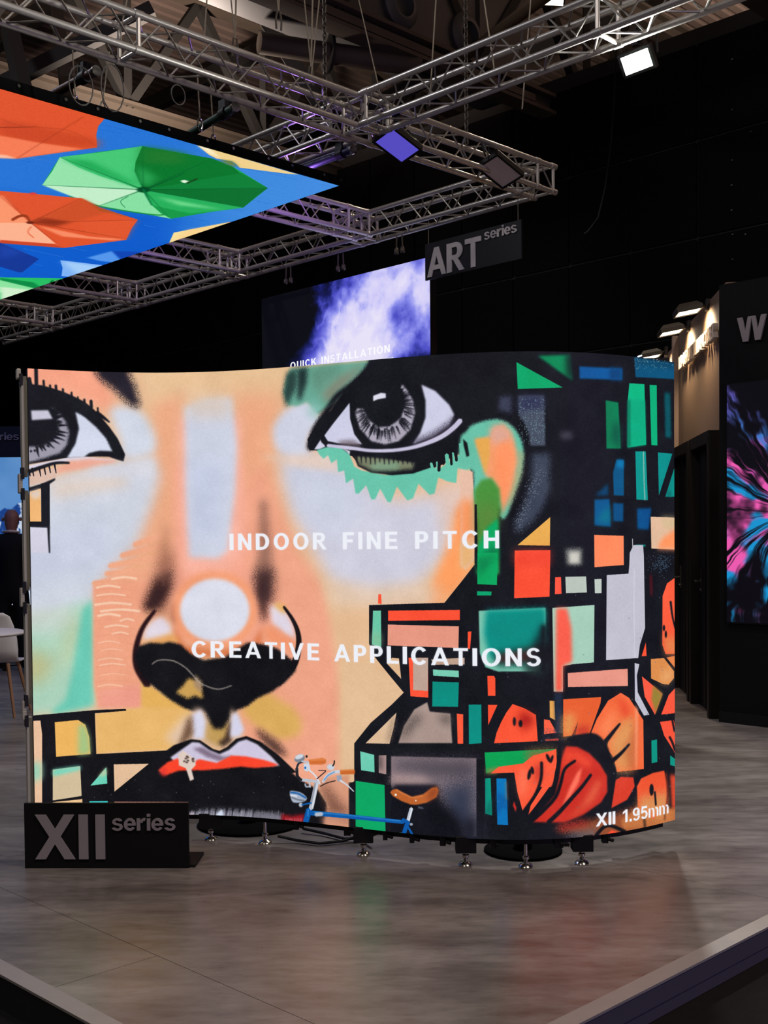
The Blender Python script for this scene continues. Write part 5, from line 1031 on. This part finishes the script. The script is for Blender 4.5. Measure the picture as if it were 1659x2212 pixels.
for i, (t0, t1) in enumerate(((.18, .92), (1.12, 1.98))):
    dr = MB(); dr.box(W0P + WD * (t0 + t1) / 2 + WN * .012 + UP * 1.04, t1 - t0, .03, 2.08, WD, WN); d_ = structure(dr.build('door_%d' % (i + 1), M_DOOR))
    for (c_, w_, h_) in ((t0 - .03, .07, 2.16), (t1 + .03, .07, 2.16)):
        f = MB(); f.box(W0P + WD * c_ + WN * .05 + UP * h_ / 2, w_, .1, h_, WD, WN, bev=.03); f.build('door_frame', M_FRAME, d_)
    f = MB(); f.box(W0P + WD * (t0 + t1) / 2 + WN * .05 + UP * 2.13, t1 - t0 + .12, .1, .09, WD, WN); f.build('door_header', M_FRAME, d_)
    f = MB(); f.box(W0P + WD * (t0 + .52 * (t1 - t0)) + WN * .035 + UP * 1.04, .02, .02, 2.06, WD, WN); f.build('door_edge', M_FRAME, d_)
    f = MB(); hp = W0P + WD * (t1 - .12) + WN * .03 + UP * 1.02; f.box(hp, .035, .012, .2, WD, WN); f.tube([hp + WN * .0, hp + WN * .05, hp + WN * .05 - WD * .1], .009, 6); f.build('door_handle', M_STEEL, d_)
    f = MB(); f.lathe(hp - UP * .07 + WN * .006, [(.012, 0), (.012, .012), (0, .014)], 8, 0, WN); f.build('lock', M_CHROME, d_)
ws = thing('wall_sign', 'row of raised pale letters across the brown wall under the sign lamps', 'sign', W0P + WD * 1.2 + UP * 2.8)
sa = at_k(1474, 786, (W0P + WN * .02).dot(WN), WN); sb = at_k(1552, 712, (W0P + WN * .02).dot(WN), WN)
letters3d('LED DISPLAY MANUFACTURER', Vector((sa.x, sa.y, (sa.z + sb.z) / 2 - .055)), (Vector((sb.x, sb.y, 0)) - Vector((sa.x, sa.y, 0))).normalized(), UP, WN, .11, (Vector((sb.x, sb.y, 0)) - Vector((sa.x, sa.y, 0))).length, .035, mat('pale_letter', (232, 214, 196), .5), ws, .1)
for i, (t_, lab) in enumerate(((.63, 'nearest'), (1.52, 'middle'), (2.86, 'farthest'))):
    r_ = W0P + WD * t_ + UP * 3.21; out = (WN - UP * .18).normalized(); sid = WD; dn = out.cross(sid).normalized()
    if dn.z > 0: dn = -dn
    t = thing('sign_lamp', lab + ' of three warm lamps on arms over the brown wall lettering', 'lamp', r_)
    m = MB(); m.box(r_ + WN * .01, .06, .03, .09, WD, WN); m.build('wall_mount', M_SOOT, t)
    m = MB(); m.tube([r_, r_ + out * .05, r_ + out * .1], .014, 6); m.build('arm', M_SOOT, t)
    hc = r_ + out * .17; hw, hl = .25, .2
    m = MB(); k4 = [(-1, -1), (1, -1), (1, 1), (-1, 1)]
    ra = [hc + dn * .03 + sid * a_ * hw / 2 + out * b_ * hl / 2 for a_, b_ in k4]; rb = [hc - dn * .005 + sid * a_ * hw / 2 + out * b_ * hl / 2 for a_, b_ in k4]; rc = [hc - dn * .04 + sid * a_ * hw / 3 + out * b_ * hl / 3 for a_, b_ in k4]; rd = [hc + dn * .03 + sid * a_ * (hw / 2 - .012) + out * b_ * (hl / 2 - .012) for a_, b_ in k4]; re = [p - dn * .008 for p in rd]
    m.grid([rc, rb, ra, rd, re], 0, True); m.face(rc); m.build('lamp_head', mat('lamp_housing', (60, 54, 46), .5, .3), t)
    m = MB(); m.face(re if (re[1] - re[0]).cross(re[2] - re[1]).dot(dn) > 0 else re[::-1]); m.build('lamp_glass', mat('lamp_glass_warm', (255, 246, 230), emit=(255, 240, 214), es=5.0), t)
    l = lamp('sign_lamp_beam', 'SPOT', hc + dn * .045, 44, (1, .76, .48), .04, hc + dn * .9 - WN * .75, 130, .7); l.parent = t; l.matrix_parent_inverse = t.matrix_world.inverted()
# black board with screen, runs toward the camera to the right
BR = -DB; bo = Vector((2.483, 8.53, 0)); BNn = -DA
bt = at_y(1568, 616, 8.53).z
b = MB(); b.box(bo + BR * 1.6 - BNn * .08 + UP * bt / 2, 3.2, .16, bt, BR, BNn); structure(b.build('wall_board', M_BLACK))
b = MB(); b.box(bo + BR * 1.6 + BNn * .005 + UP * .04, 3.2, .012, .08, BR, BNn); structure(b.build('baseboard_right', M_SOOT))
s0, s1 = at_k(1571, 833, bo.dot(DA) - .012), at_k(1571, 1343, bo.dot(DA) - .012)
WW, WHh = 1.9, s0.z - s1.z
def paint_fur():
    w, h = 700, int(700 * WHh / WW)
    yy, xx = np.mgrid[0:h, 0:w].astype(np.float32)
    cx, cy = .26 * w, .55 * h
    dx, dy = xx - cx, yy - cy
    wob = fbm(h, w, 120, 4, 21) * 1.6 + fbm(h, w, 40, 3, 27) * .5
    rr0 = np.hypot(dx, dy)
    th = np.arctan2(dy, dx) + wob * .16 + (rr0 / h) * .5; rr = np.hypot(dx, dy)
    N = 1024; rg = np.random.default_rng(5)
    def polar(fa, fr, seed):
        g = np.random.default_rng(seed).random((64, 2048), dtype=np.float32); g = (g + np.roll(g, 1, 1) * .5) / 1.5
        a = (th / (2 * np.pi) % 1) * fa; r = rr / h * fr
        ai = a.astype(int); af = a - ai; ri = r.astype(int); rf = r - ri; rf = rf * rf * (3 - 2 * rf)
        G = lambda i, j: g[i % 64, j % 2048]
        return (G(ri, ai) * (1 - af) + G(ri, ai + 1) * af) * (1 - rf) + (G(ri + 1, ai) * (1 - af) + G(ri + 1, ai + 1) * af) * rf
    s = polar(260, 9, 1) * .6 + polar(90, 6, 2) * .6 + polar(600, 16, 6) * .25
    c = polar(40, 7, 3) + (fbm(h, w, 60, 3, 23) - .5) * .8
    pink, blue, pur = np.array((226, 84, 160)), np.array((16, 138, 190)), np.array((128, 70, 178))
    k = np.clip((c - .5) * 6 + .5, 0, 1)[..., None]
    top = np.clip(1 - (yy / h) * 2.6 + (fbm(h, w, 80, 3, 24) - .5), 0, 1)[..., None]
    col = pink * k + blue * (1 - k); col = col * (1 - top * .8) + pur * top * .8
    v = np.clip((s - .56) * 4.2, 0, 1)
    hole = np.clip((fbm(h, w, 90, 4, 25) - .5) * 6 + 1.25 - top[..., 0] * 1.0, 0, 1)
    core = np.clip(1.5 * (rr / h) / .1 - .3, 0, 1)
    im = col * (v * hole * core)[..., None] * 1.02 + np.array((6, 4, 12))
    return np.clip(im, 0, 255).astype(np.float32)
ws_ = thing('led_screen', 'screen with pink, blue and violet fur picture on the black board at right', 'screen', s1)
m = MB(); sh_ = BNn * .006; m.face([s1 + sh_, s1 + BR * WW + sh_, s0 + BR * WW + sh_, s0 + sh_], 0, [(0, 0), (1, 0), (1, 1), (0, 1)]); m.build('screen_face', screen_mat('fur_picture', paint_fur(), 1.0), ws_)
m = MB(); m.box((s1 + s0) / 2 + BR * WW / 2 - BNn * .002, WW, .012, WHh + .02, BR, BNn); m.build('cabinet', M_SOOT, ws_)
wl = at_k(1594, 741, bo.dot(DA) - .002); wr_ = at_k(1657, 735, bo.dot(DA) - .002); wt = at_k(1594, 688, bo.dot(DA) - .002)
wsn = thing('board_sign', 'large grey letter W on the black board above the fur screen', 'sign', wl)
letters3d('W', Vector((wl.x, wl.y, wl.z)), BR, UP, BNn, wt.z - wl.z, -(wr_ - wl).dot(DB), .015, M_LETTER, wsn)
# lit lettering that peeks over the wall
ls = thing('lit_sign', 'tops of small white glowing letters just above the right end of the mural screen', 'sign', at_y(1390, 790, 7.6))
la, lb = at_y(1359, 779, 7.7), at_y(1424, 789, 7.5)
zt_ = (la.z + lb.z) / 2 + .035
m = MB(); m.box(Vector(((la.x + lb.x) / 2, 7.64, zt_ / 2)), .34, .05, zt_); m.build('board', M_SOOT, ls)
M_LIT = mat('lit_letter', (255, 255, 255), emit=(225, 228, 255), es=2.2)
for (x, y, ch) in ((1359, 773, 'I'), (1377, 770, 'F'), (1396, 777, 'I'), (1410, 780, 'F')):
    p = at_y(x, y + 16, 7.6); g, w_ = glyph(ch); m = MB()
    for q_ in g: m.prism([(u * .042, v * .05 + u * .012) for u, v in q_], p, Vector((1, 0, 0)), UP, Vector((0, -.01, 0)))
    m.build('letter', M_LIT, ls)

# ---------------------------------------------------------------- the curved mural screen
PC = [-0.00183, -0.04116, -0.01231, 0.329, 0.16312, -0.47388, 4.87198]
XL, XR, ZB, HL = -1.546, 1.268, 0.124, 2.0
_xs = np.linspace(XL, XR, 1201); _ys = np.polyval(PC, _xs)
_s = np.concatenate([[0], np.cumsum(np.hypot(np.diff(_xs), np.diff(_ys)))]); SL = _s[-1]
_az = _xs / _ys
def wall_pt(s):
    x = float(np.interp(s, _s, _xs)); y = float(np.polyval(PC, x)); e = 1e-3
    dy = (np.polyval(PC, x + e) - np.polyval(PC, x - e)) / (2 * e); t = Vector((1, float(dy), 0)).normalized()
    return Vector((x, y, 0)), t, Vector((t.y, -t.x, 0))          # point, tangent, outward (towards the visitors)
RP = 720.0
def led_map(x, y):
    x = np.asarray(x, float); y = np.asarray(y, float)
    c = lambda i: AX_F[i] + AX_R[i] * (x - CX) / FOC + AX_U[i] * (CY - y) / FOC
    dx, dy, dz = c(0), c(1), c(2); az = dx / dy
    s = np.interp(az, _az, _s) + np.where(az < _az[0], (az - _az[0]) * 5, 0) + np.where(az > _az[-1], (az - _az[-1]) * 5, 0)
    Y = np.interp(az, _az, _ys); z = CAMH + dz / dy * Y
    return np.array([s * RP, (ZB + HL - z) * RP])
pw = Paint(int(SL * RP), int(HL * RP), (230, 186, 148), led_map, 1.42, 3)
paint_mural(pw)
def ltext(body, xa, ya, xb, yb, top, bot, track, wide=1.0):
    a, b_ = led_map(xa, ya), led_map(xb, yb); t_, u_ = led_map(xa, top), led_map(xa, bot)
    pw.text(body, a[0], (a[1] + b_[1]) / 2, b_[0], u_[1] - t_[1], (238, 240, 248), track, glow=2.2, wide=wide)
ltext('INDOOR FINE PITCH', 496, 1191, 1078, 1181, 1156, 1191, .27)
ltext('CREATIVE APPLICATIONS', 414, 1425, 1168, 1433, 1390, 1425, .22)
ltext('XII 1.95mm', 1287, 1782, 1444, 1760, 1754, 1782, .09)
M_MURAL = screen_mat('mural_picture', pw.im, 1.0)
M_CAB = mat('cabinet_grey', (196, 190, 172), .5); M_CABD = mat('cabinet_dark', (24, 24, 24), .6)
lw = thing('mural_screen', 'curved screen wall on levelling feet showing a painted face and geometric blocks', 'screen', (0, 4.9, 0))
NC, NR, SUB = 6, 4, 12
for i in range(NC):
    for j in range(NR):
        s0_, s1_ = SL * i / NC, SL * (i + 1) / NC; z0, z1 = ZB + HL * j / NR, ZB + HL * (j + 1) / NR
        m = MB(); cols = []
        for k in range(SUB + 1):
            s = s0_ + (s1_ - s0_) * k / SUB; p, t, n = wall_pt(s); cols.append((p, n, s / SL))
        for k in range(SUB):
            (p0, n0, u0), (p1, n1, u1) = cols[k], cols[k + 1]
            m.face([p0 + UP * z0, p1 + UP * z0, p1 + UP * z1, p0 + UP * z1], 0, [(u0, j / NR), (u1, j / NR), (u1, (j + 1) / NR), (u0, (j + 1) / NR)])
            q0, q1 = p0 - n0 * .03, p1 - n1 * .03; g_ = .002
            m.face([q1 + UP * (z0 + g_), q0 + UP * (z0 + g_), q0 + UP * (z1 - g_), q1 + UP * (z1 - g_)], 1)
            m.face([p0 + UP * z0, q0 + UP * (z0 + g_), q1 + UP * (z0 + g_), p1 + UP * z0], 1); m.face([p0 + UP * z1, p1 + UP * z1, q1 + UP * (z1 - g_), q0 + UP * (z1 - g_)], 1)
        for (p, n, u), fl in ((cols[0], 1), (cols[-1], 0)):
            q_ = p - n * .03; r_ = [p + UP * z0, q_ + UP * z0, q_ + UP * z1, p + UP * z1]; m.face(r_ if not fl else r_[::-1], 1)
        m.build('led_panel', [M_MURAL, M_CABD], lw)
# cabinet rims that show at the left end, with their latches
p, t, n = wall_pt(0.0)
for j in range(NR):
    z0 = ZB + HL * j / NR
    m = MB(); e = p - t * .012 - n * .05
    for (za, zb, dx) in ((.03, .47, 0),): m.box(e + UP * (z0 + (za + zb) / 2), .024, .05, zb - za, t, n, bev=.15)
    m.build('cabinet_rim', M_CAB, lw)
    for za in (.045, .455):
        l = MB(); l.box(e - t * .012 + n * .012 + UP * (z0 + za), .014, .03, .05, t, n); l.build('latch', M_CABD, lw)
    for dz in (.02, .48):
        l = MB(); l.box(e - t * .02 + UP * (z0 + dz), .016, .04, .045, t, n, bev=.2); l.build('corner_lock', M_CAB, lw)
p, t, n = wall_pt(SL)
for z in (1.92, 1.45, 1.22, .93, .52):
    l = MB(); l.box(p + t * .012 - n * .07 + UP * z, .02, .05, .07, t, n); l.build('latch', M_CAB, lw)
# rear stays, base boxes, levelling feet, knobs
for x in (-1.3, -.55, .2, .573, 1.0):
    y = np.polyval(PC, x) + .09
    m = MB(); m.box((x, y, .12 + .9), .04, .05, 1.8); m.build('rear_stay', M_SOOT, lw)
M_SHADOW = mat('shadow_black', (9, 9, 9), .95, spec=.05)
for (px, py, bx) in ((1258, 1862, 1), (1008, 1872, 1), (785, 1849, 1), (1137, 1870, 0), (570, 1824, 0), (448, 1824, 1)):
    f = at_z(px, py, .012); f = Vector((f.x, np.polyval(PC, f.x) + .035, 0))
    if bx:
        m = MB(); m.box((f.x, f.y, .095), .085 if px != 448 else .1, .07, .07, bev=.06); m.build('base_box', M_SOOT, lw)
    m = MB(); m.lathe((f.x, f.y, 0), [(0, .0), (.028, 0), (.03, .006), (.024, .014), (.01, .02), (.008, .032), (.014, .036), (.014, .046), (.008, .05), (.007, .11), (0, .11)], 14); m.build('levelling_foot', M_CHROME, lw, True)
for (px, w_) in ((750, .03), (832, .02), (957, .024), (1066, .024), (1206, .03), (1212, .02), (1307, .024), (890, .02), (640, .02)):
    a = at_y(px, 1800, 5.0); x = a.x * np.polyval(PC, a.x) / 5.0; y = np.polyval(PC, x) + .03
    m = MB(); m.box((x, y, .105), w_, .04, .045); m.tube([(x + .012, y - .02, .1), (x + .03, y - .035, .098)], .008, 6); m.build('clamp_knob', M_SOOT, lw)
m = MB(); rows = []
for k in range(41):
    p, t, n = wall_pt(SL * (.02 + .96 * k / 40)); q_ = p - n * .02; r_ = p - n * .07
    rows.append([q_ + UP * .1, r_ + UP * .1, r_ + UP * .123, q_ + UP * .123])
m.grid(rows, 0, True); m.build('base_rail', M_SOOT, lw)
for (px, py, lab, r_) in ((1130, 1838, 'thin black disc standing in for shadow under the right half of the mural screen', .17), (540, 1780, 'thin black disc standing in for shadow under the left half of the mural screen', .25)):
    c = at_z(px, py, 0.0)  # black discs added to darken the floor where shadow lies; hub made up
    t = thing('shadow_disc', lab, 'shadow', c)
    m = MB(); m.lathe((c.x, c.y, 0), [(0, 0), (r_, 0), (r_, .01), (r_ - .006, .014), (.05, .014), (0, .014)], 36); m.build('plate', M_SHADOW, t, True)
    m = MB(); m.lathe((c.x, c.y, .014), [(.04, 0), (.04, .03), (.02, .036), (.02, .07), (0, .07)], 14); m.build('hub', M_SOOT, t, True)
for pts, lab in ((((655, 1790, .02), (700, 1800, .012), (745, 1812, .01), (790, 1810, .02), (815, 1800, .06)), 'upper black power cable lying under the mural screen'),
                 (((600, 1806, .03), (640, 1815, .012), (690, 1822, .01), (740, 1817, .01), (775, 1805, .03)), 'lower black power cable sagging under the mural screen')):
    wire(lab, [at_z(x, y, z) for x, y, z in pts], .007, M_CABLE, 'power_cable', 'cable')

# ---------------------------------------------------------------- floor sign
a, c = at_z(54, 1875.5, 0), at_z(408, 1875.4, 0); X_ = (c - a).normalized(); N_ = Vector((X_.y, -X_.x, 0)); wF = (c - a).length; hF = wF * 140 / 354.5
fs = thing('floor_sign', 'black standing board reading XII series in front of the mural screen', 'sign', a + X_ * wF / 2)
m = MB(); m.box(a + X_ * wF / 2 - N_ * .009 + UP * hF / 2, wF, .018, hF, X_, -N_); m.build('board', mat('sign_black', (15, 14, 14), .75, spec=.2), fs)
k_ = wF / 1282.0; o = lambda px, py: a + X_ * (px - 118) * k_ + UP * (705 - py) * hF / 507
letters3d('X', o(203, 632) + N_ * .0005, X_, UP, N_, 347 * hF / 507, 314 * k_, .006, M_LETTER, fs)
for px in (546, 678): letters3d('I', o(px, 632) + N_ * .0005, X_, UP, N_, 347 * hF / 507, 73 * k_, .006, M_LETTER, fs)
letters3d('series', o(806, 408) + N_ * .0005, X_, UP, N_, 128 * hF / 507, 495 * k_, .006, M_LETTER, fs, .06)
m = MB(); m.box(a + X_ * (wF / 2 + .012) - N_ * .11 + UP * .006, wF + .024, .2, .012, X_, -N_); m.build('base_plate', M_SOOT, fs)
m = MB(); m.prism([(0, .012), (.11, .012), (0, .13)], a + X_ * (wF - .03) - N_ * .018, -N_, UP, X_ * .012); m.build('brace', M_SOOT, fs)

# ---------------------------------------------------------------- left booth: header, screen, table, chair, visitor
YB = 13.6
h0, h1 = at_y(20, 921, YB), at_y(20, 986, YB)
b = MB(); b.box((-8.2, YB + .2, h0.z / 2), 9.6, .2, h0.z); structure(b.build('wall_booth', M_BLACK))
hd = thing('booth_sign', 'black header board with small grey word series at the left edge', 'sign', (-6.0, YB, h1.z))
m = MB(); xr = at_y(53, 950, YB).x; m.box((xr - 1.5, YB + .03, (h0.z + h1.z) / 2), 3.0, .06, h0.z - h1.z); m.build('board', mat('header_board', (30, 28, 26), .5), hd)
ta, tb_ = at_y(-28, 951, YB - .002), at_y(41, 951, YB - .002); capz = (at_y(0, 935, YB).z - at_y(0, 951, YB).z)
letters3d('series', ta, Vector((1, 0, 0)), UP, Vector((0, -1, 0)), capz, tb_.x - ta.x, .012, M_LETTER, hd, .06)
def paint_mountain():
    h, w = 300, 460; yy, xx = np.mgrid[0:h, 0:w].astype(np.float32)
    sky = np.array((96, 146, 204)) + (fbm(h, w, 120, 4, 31)[..., None] - .5) * np.array((60, 46, 30)) - (yy / h)[..., None] * np.array((30, 20, 0))
    ridge = h * (.3 - .06 * np.interp(np.arange(w), np.linspace(0, w, 40), np.random.default_rng(3).random(40)) + .08 * np.sin(np.arange(w) / 50))
    n = fbm(h, w, 14, 4, 33, .6); sn = np.clip((n - .46) * 9, 0, 1)[..., None]
    mt = np.array((28, 66, 140)) * (1 - sn) + np.array((206, 220, 240)) * sn
    mk = np.clip((yy - ridge[None]) / 3, 0, 1)[..., None]
    return (sky * (1 - mk) + mt * mk).astype(np.float32)
ms = thing('led_screen', 'screen with blue sky over snowy mountains at the far left edge', 'screen', (-6.0, YB, 1.2))
xa, xb2, za, zb = xr - 3.0, xr + .06, h1.z - 1.75, h1.z - .01
m = MB(); m.face([(xa, YB, za), (xb2, YB, za), (xb2, YB, zb), (xa, YB, zb)], 0, [(0, 0), (1, 0), (1, 1), (0, 1)]); m.build('screen_face', screen_mat('mountain_picture', paint_mountain(), .9), ms)
m = MB(); m.box(((xa + xb2) / 2, YB + .05, (za + zb) / 2), xb2 - xa + .04, .09, zb - za); m.build('cabinet', M_SOOT, ms)
# round table
M_WHITE = mat('white_plastic', (206, 200, 200), .4); M_WOOD = mat('beech_wood', (150, 108, 76), .5, var=.2, scale=20)
tc = at_z(50, 1366, .72); tc = Vector((tc.x - .4, tc.y, 0))
tt = thing('round_table', 'white round table at the left edge in front of the white chair', 'table', tc)
m = MB(); m.lathe((tc.x, tc.y, 0), [(0, .695), (.33, .695), (.39, .702), (.4, .712), (.4, .72), (.385, .728), (0, .728)], 40); m.build('tabletop', M_WHITE, tt, True)
m = MB(); m.lathe((tc.x, tc.y, 0), [(.028, .02), (.028, .66), (.09, .695)], 16); m.build('column', M_SOOT, tt, True)
m = MB(); m.lathe((tc.x, tc.y, 0), [(0, 0), (.2, 0), (.2, .008), (.06, .02), (.028, .03)], 24); m.build('base', M_SOOT, tt, True)
# shell chair, seen from behind
ch = Vector((at_y(38, 1420, 9.1).x - .225, 9.2, 0))
tch = thing('shell_chair', 'white moulded shell chair on beech legs behind the round table', 'chair', ch)
rows = []
prof = [(-.02, .83, .15, .02), (-.0, .80, .19, .03), (.01, .72, .21, .05), (.03, .62, .222, .06), (.05, .53, .228, .05), (.08, .47, .225, .03), (.14, .435, .215, .02), (.24, .425, .205, .015), (.34, .43, .2, .01), (.41, .44, .19, 0), (.44, .425, .18, 0)]
for dy, z, w_, cup in prof:
    rows.append([Vector((ch.x + w_ * math.sin(a_), ch.y + .0 + dy * 1.0 - .2 + cup * (1 - math.cos(a_)) * 1.6, z + (cup * .9 if dy > .06 else 0) * (1 - math.cos(a_)) + (.0))) for a_ in np.linspace(-1.35, 1.35, 13)])
m = MB(); m.grid(rows); o_ = m.build('seat_shell', M_WHITE, tch, True); md = o_.modifiers.new('thick', 'SOLIDIFY'); md.thickness = .01
for sx in (-1, 1):
    for sy in (-1, 1):
        m = MB(); m.tube([(ch.x + sx * .14, ch.y + .04 + sy * .12, .42), (ch.x + sx * .215, ch.y + .04 + sy * .21, 0)], [.016, .011], 8); m.build('leg', M_WOOD, tch, True)
m = MB()
for sx in (-1, 1): m.tube([(ch.x + sx * .15, ch.y - .1, .38), (ch.x - sx * .15, ch.y + .18, .38)], .006, 6)
m.build('cross_brace', M_SOOT, tch)
# visitor
def visitor():
    hp = at_y(23, 1091, 12.4); x0, y0, H = hp.x, 12.4, hp.z
    root = thing('person', 'bald man in a black suit seen from behind, facing the mountain screen', 'person', (x0, y0, 0))
    V = [((0, 0, .53), .135), ((0, 0, .62), .145), ((0, .01, .72), .165), ((0, .01, .80), .155), ((0, .01, .845), .06), ((0, .015, .885), .058)]
    k = H
    verts, rad, edges = [], [], []
    def add(p, r, par=None):
        verts.append((x0 + p[0] * k, y0 + p[1] * k, p[2] * k)); rad.append(r * k * .56)
        if par is not None: edges.append((par, len(verts) - 1))
        return len(verts) - 1
    pel = add((0, 0, .5), .15); a = pel
    for p, r in (((0, 0, .58), .135), ((0, .0, .66), .15), ((0, .0, .74), .165), ((0, 0, .80), .135), ((0, .0, .83), .062), ((0, .004, .862), .058)): a = add(p, r, a)
    nk = a
    for p, r in (((0, .004, .882), .07), ((0, .010, .905), .081), ((0, .012, .93), .087), ((0, .012, .952), .08), ((0, .012, .97), .06), ((0, .012, .984), .034)): a = add(p, r, a)
    for s in (-1, 1):
        sh = 4
        a = add((s * .085, 0, .80), .075, sh); a = add((s * .125, .0, .77), .066, a); a = add((s * .15, .0, .64), .052, a); a = add((s * .16, .02, .53), .044, a); a = add((s * .158, .035, .485), .03, a); a = add((s * .155, .045, .44), .03, a)
        a = add((s * .055, 0, .47), .1, pel); a = add((s * .062, .005, .37), .085, a); a = add((s * .064, .005, .28), .066, a); a = add((s * .066, -.005, .17), .058, a); a = add((s * .066, -.01, .05), .045, a); a = add((s * .068, .07, .02), .036, a)
    me = bpy.data.meshes.new('body'); me.from_pydata(verts, edges, []); o = bpy.data.objects.new('body', me); COL.objects.link(o)
    md = o.modifiers.new('skin', 'SKIN'); md.use_smooth_shade = True
    for i, sv in enumerate(me.skin_vertices[0].data): sv.radius = (rad[i], rad[i]); sv.use_root = (i == pel)
    o.modifiers.new('sub', 'SUBSURF').levels = 2
    dg = bpy.context.evaluated_depsgraph_get(); m2 = bpy.data.meshes.new_from_object(o.evaluated_get(dg)); bpy.data.objects.remove(o)
    m2.name = 'body'
    skin, suit, shoe = mat('skin_tone', (128, 88, 78), .5, var=.1, scale=30), mat('black_suit', (15, 15, 17), .8, spec=.2), mat('black_shoe', (12, 12, 12), .35)
    m2.materials.clear()
    for q in (suit, skin, shoe): m2.materials.append(q)
    zmin = min(v.co.z for v in m2.vertices)
    for v in m2.vertices: v.co.z -= zmin
    for p in m2.polygons:
        z = p.center.z / k
        p.material_index = 1 if z > .832 or (z < .475 and abs(p.center.x - x0) > .135 * k) else (2 if z < .045 else 0)
    o = link('body', m2, root)
    for s in (-1, 1):
        m = MB(); c = Vector((x0 + s * .052 * k, y0 + .012 * k, .915 * k)); m.lathe(c, [(0, -.012), (.014, -.01), (.022, 0), (.018, .012), (.006, .016), (0, .016)], 10, 0, Vector((s * .9, -.5, 0))); m.build('ear', skin, root, True)
    m = MB(); pts = [Vector((x0 + math.sin(a_) * .046 * k, y0 - math.cos(a_) * .046 * k, (.838 + .006 * math.cos(a_)) * k)) for a_ in np.linspace(0, 2 * math.pi, 21)]; m.tube(pts, .011, 6, cap=False); m.build('shirt_collar', mat('white_shirt', (200, 196, 190), .7), root, True)
visitor()
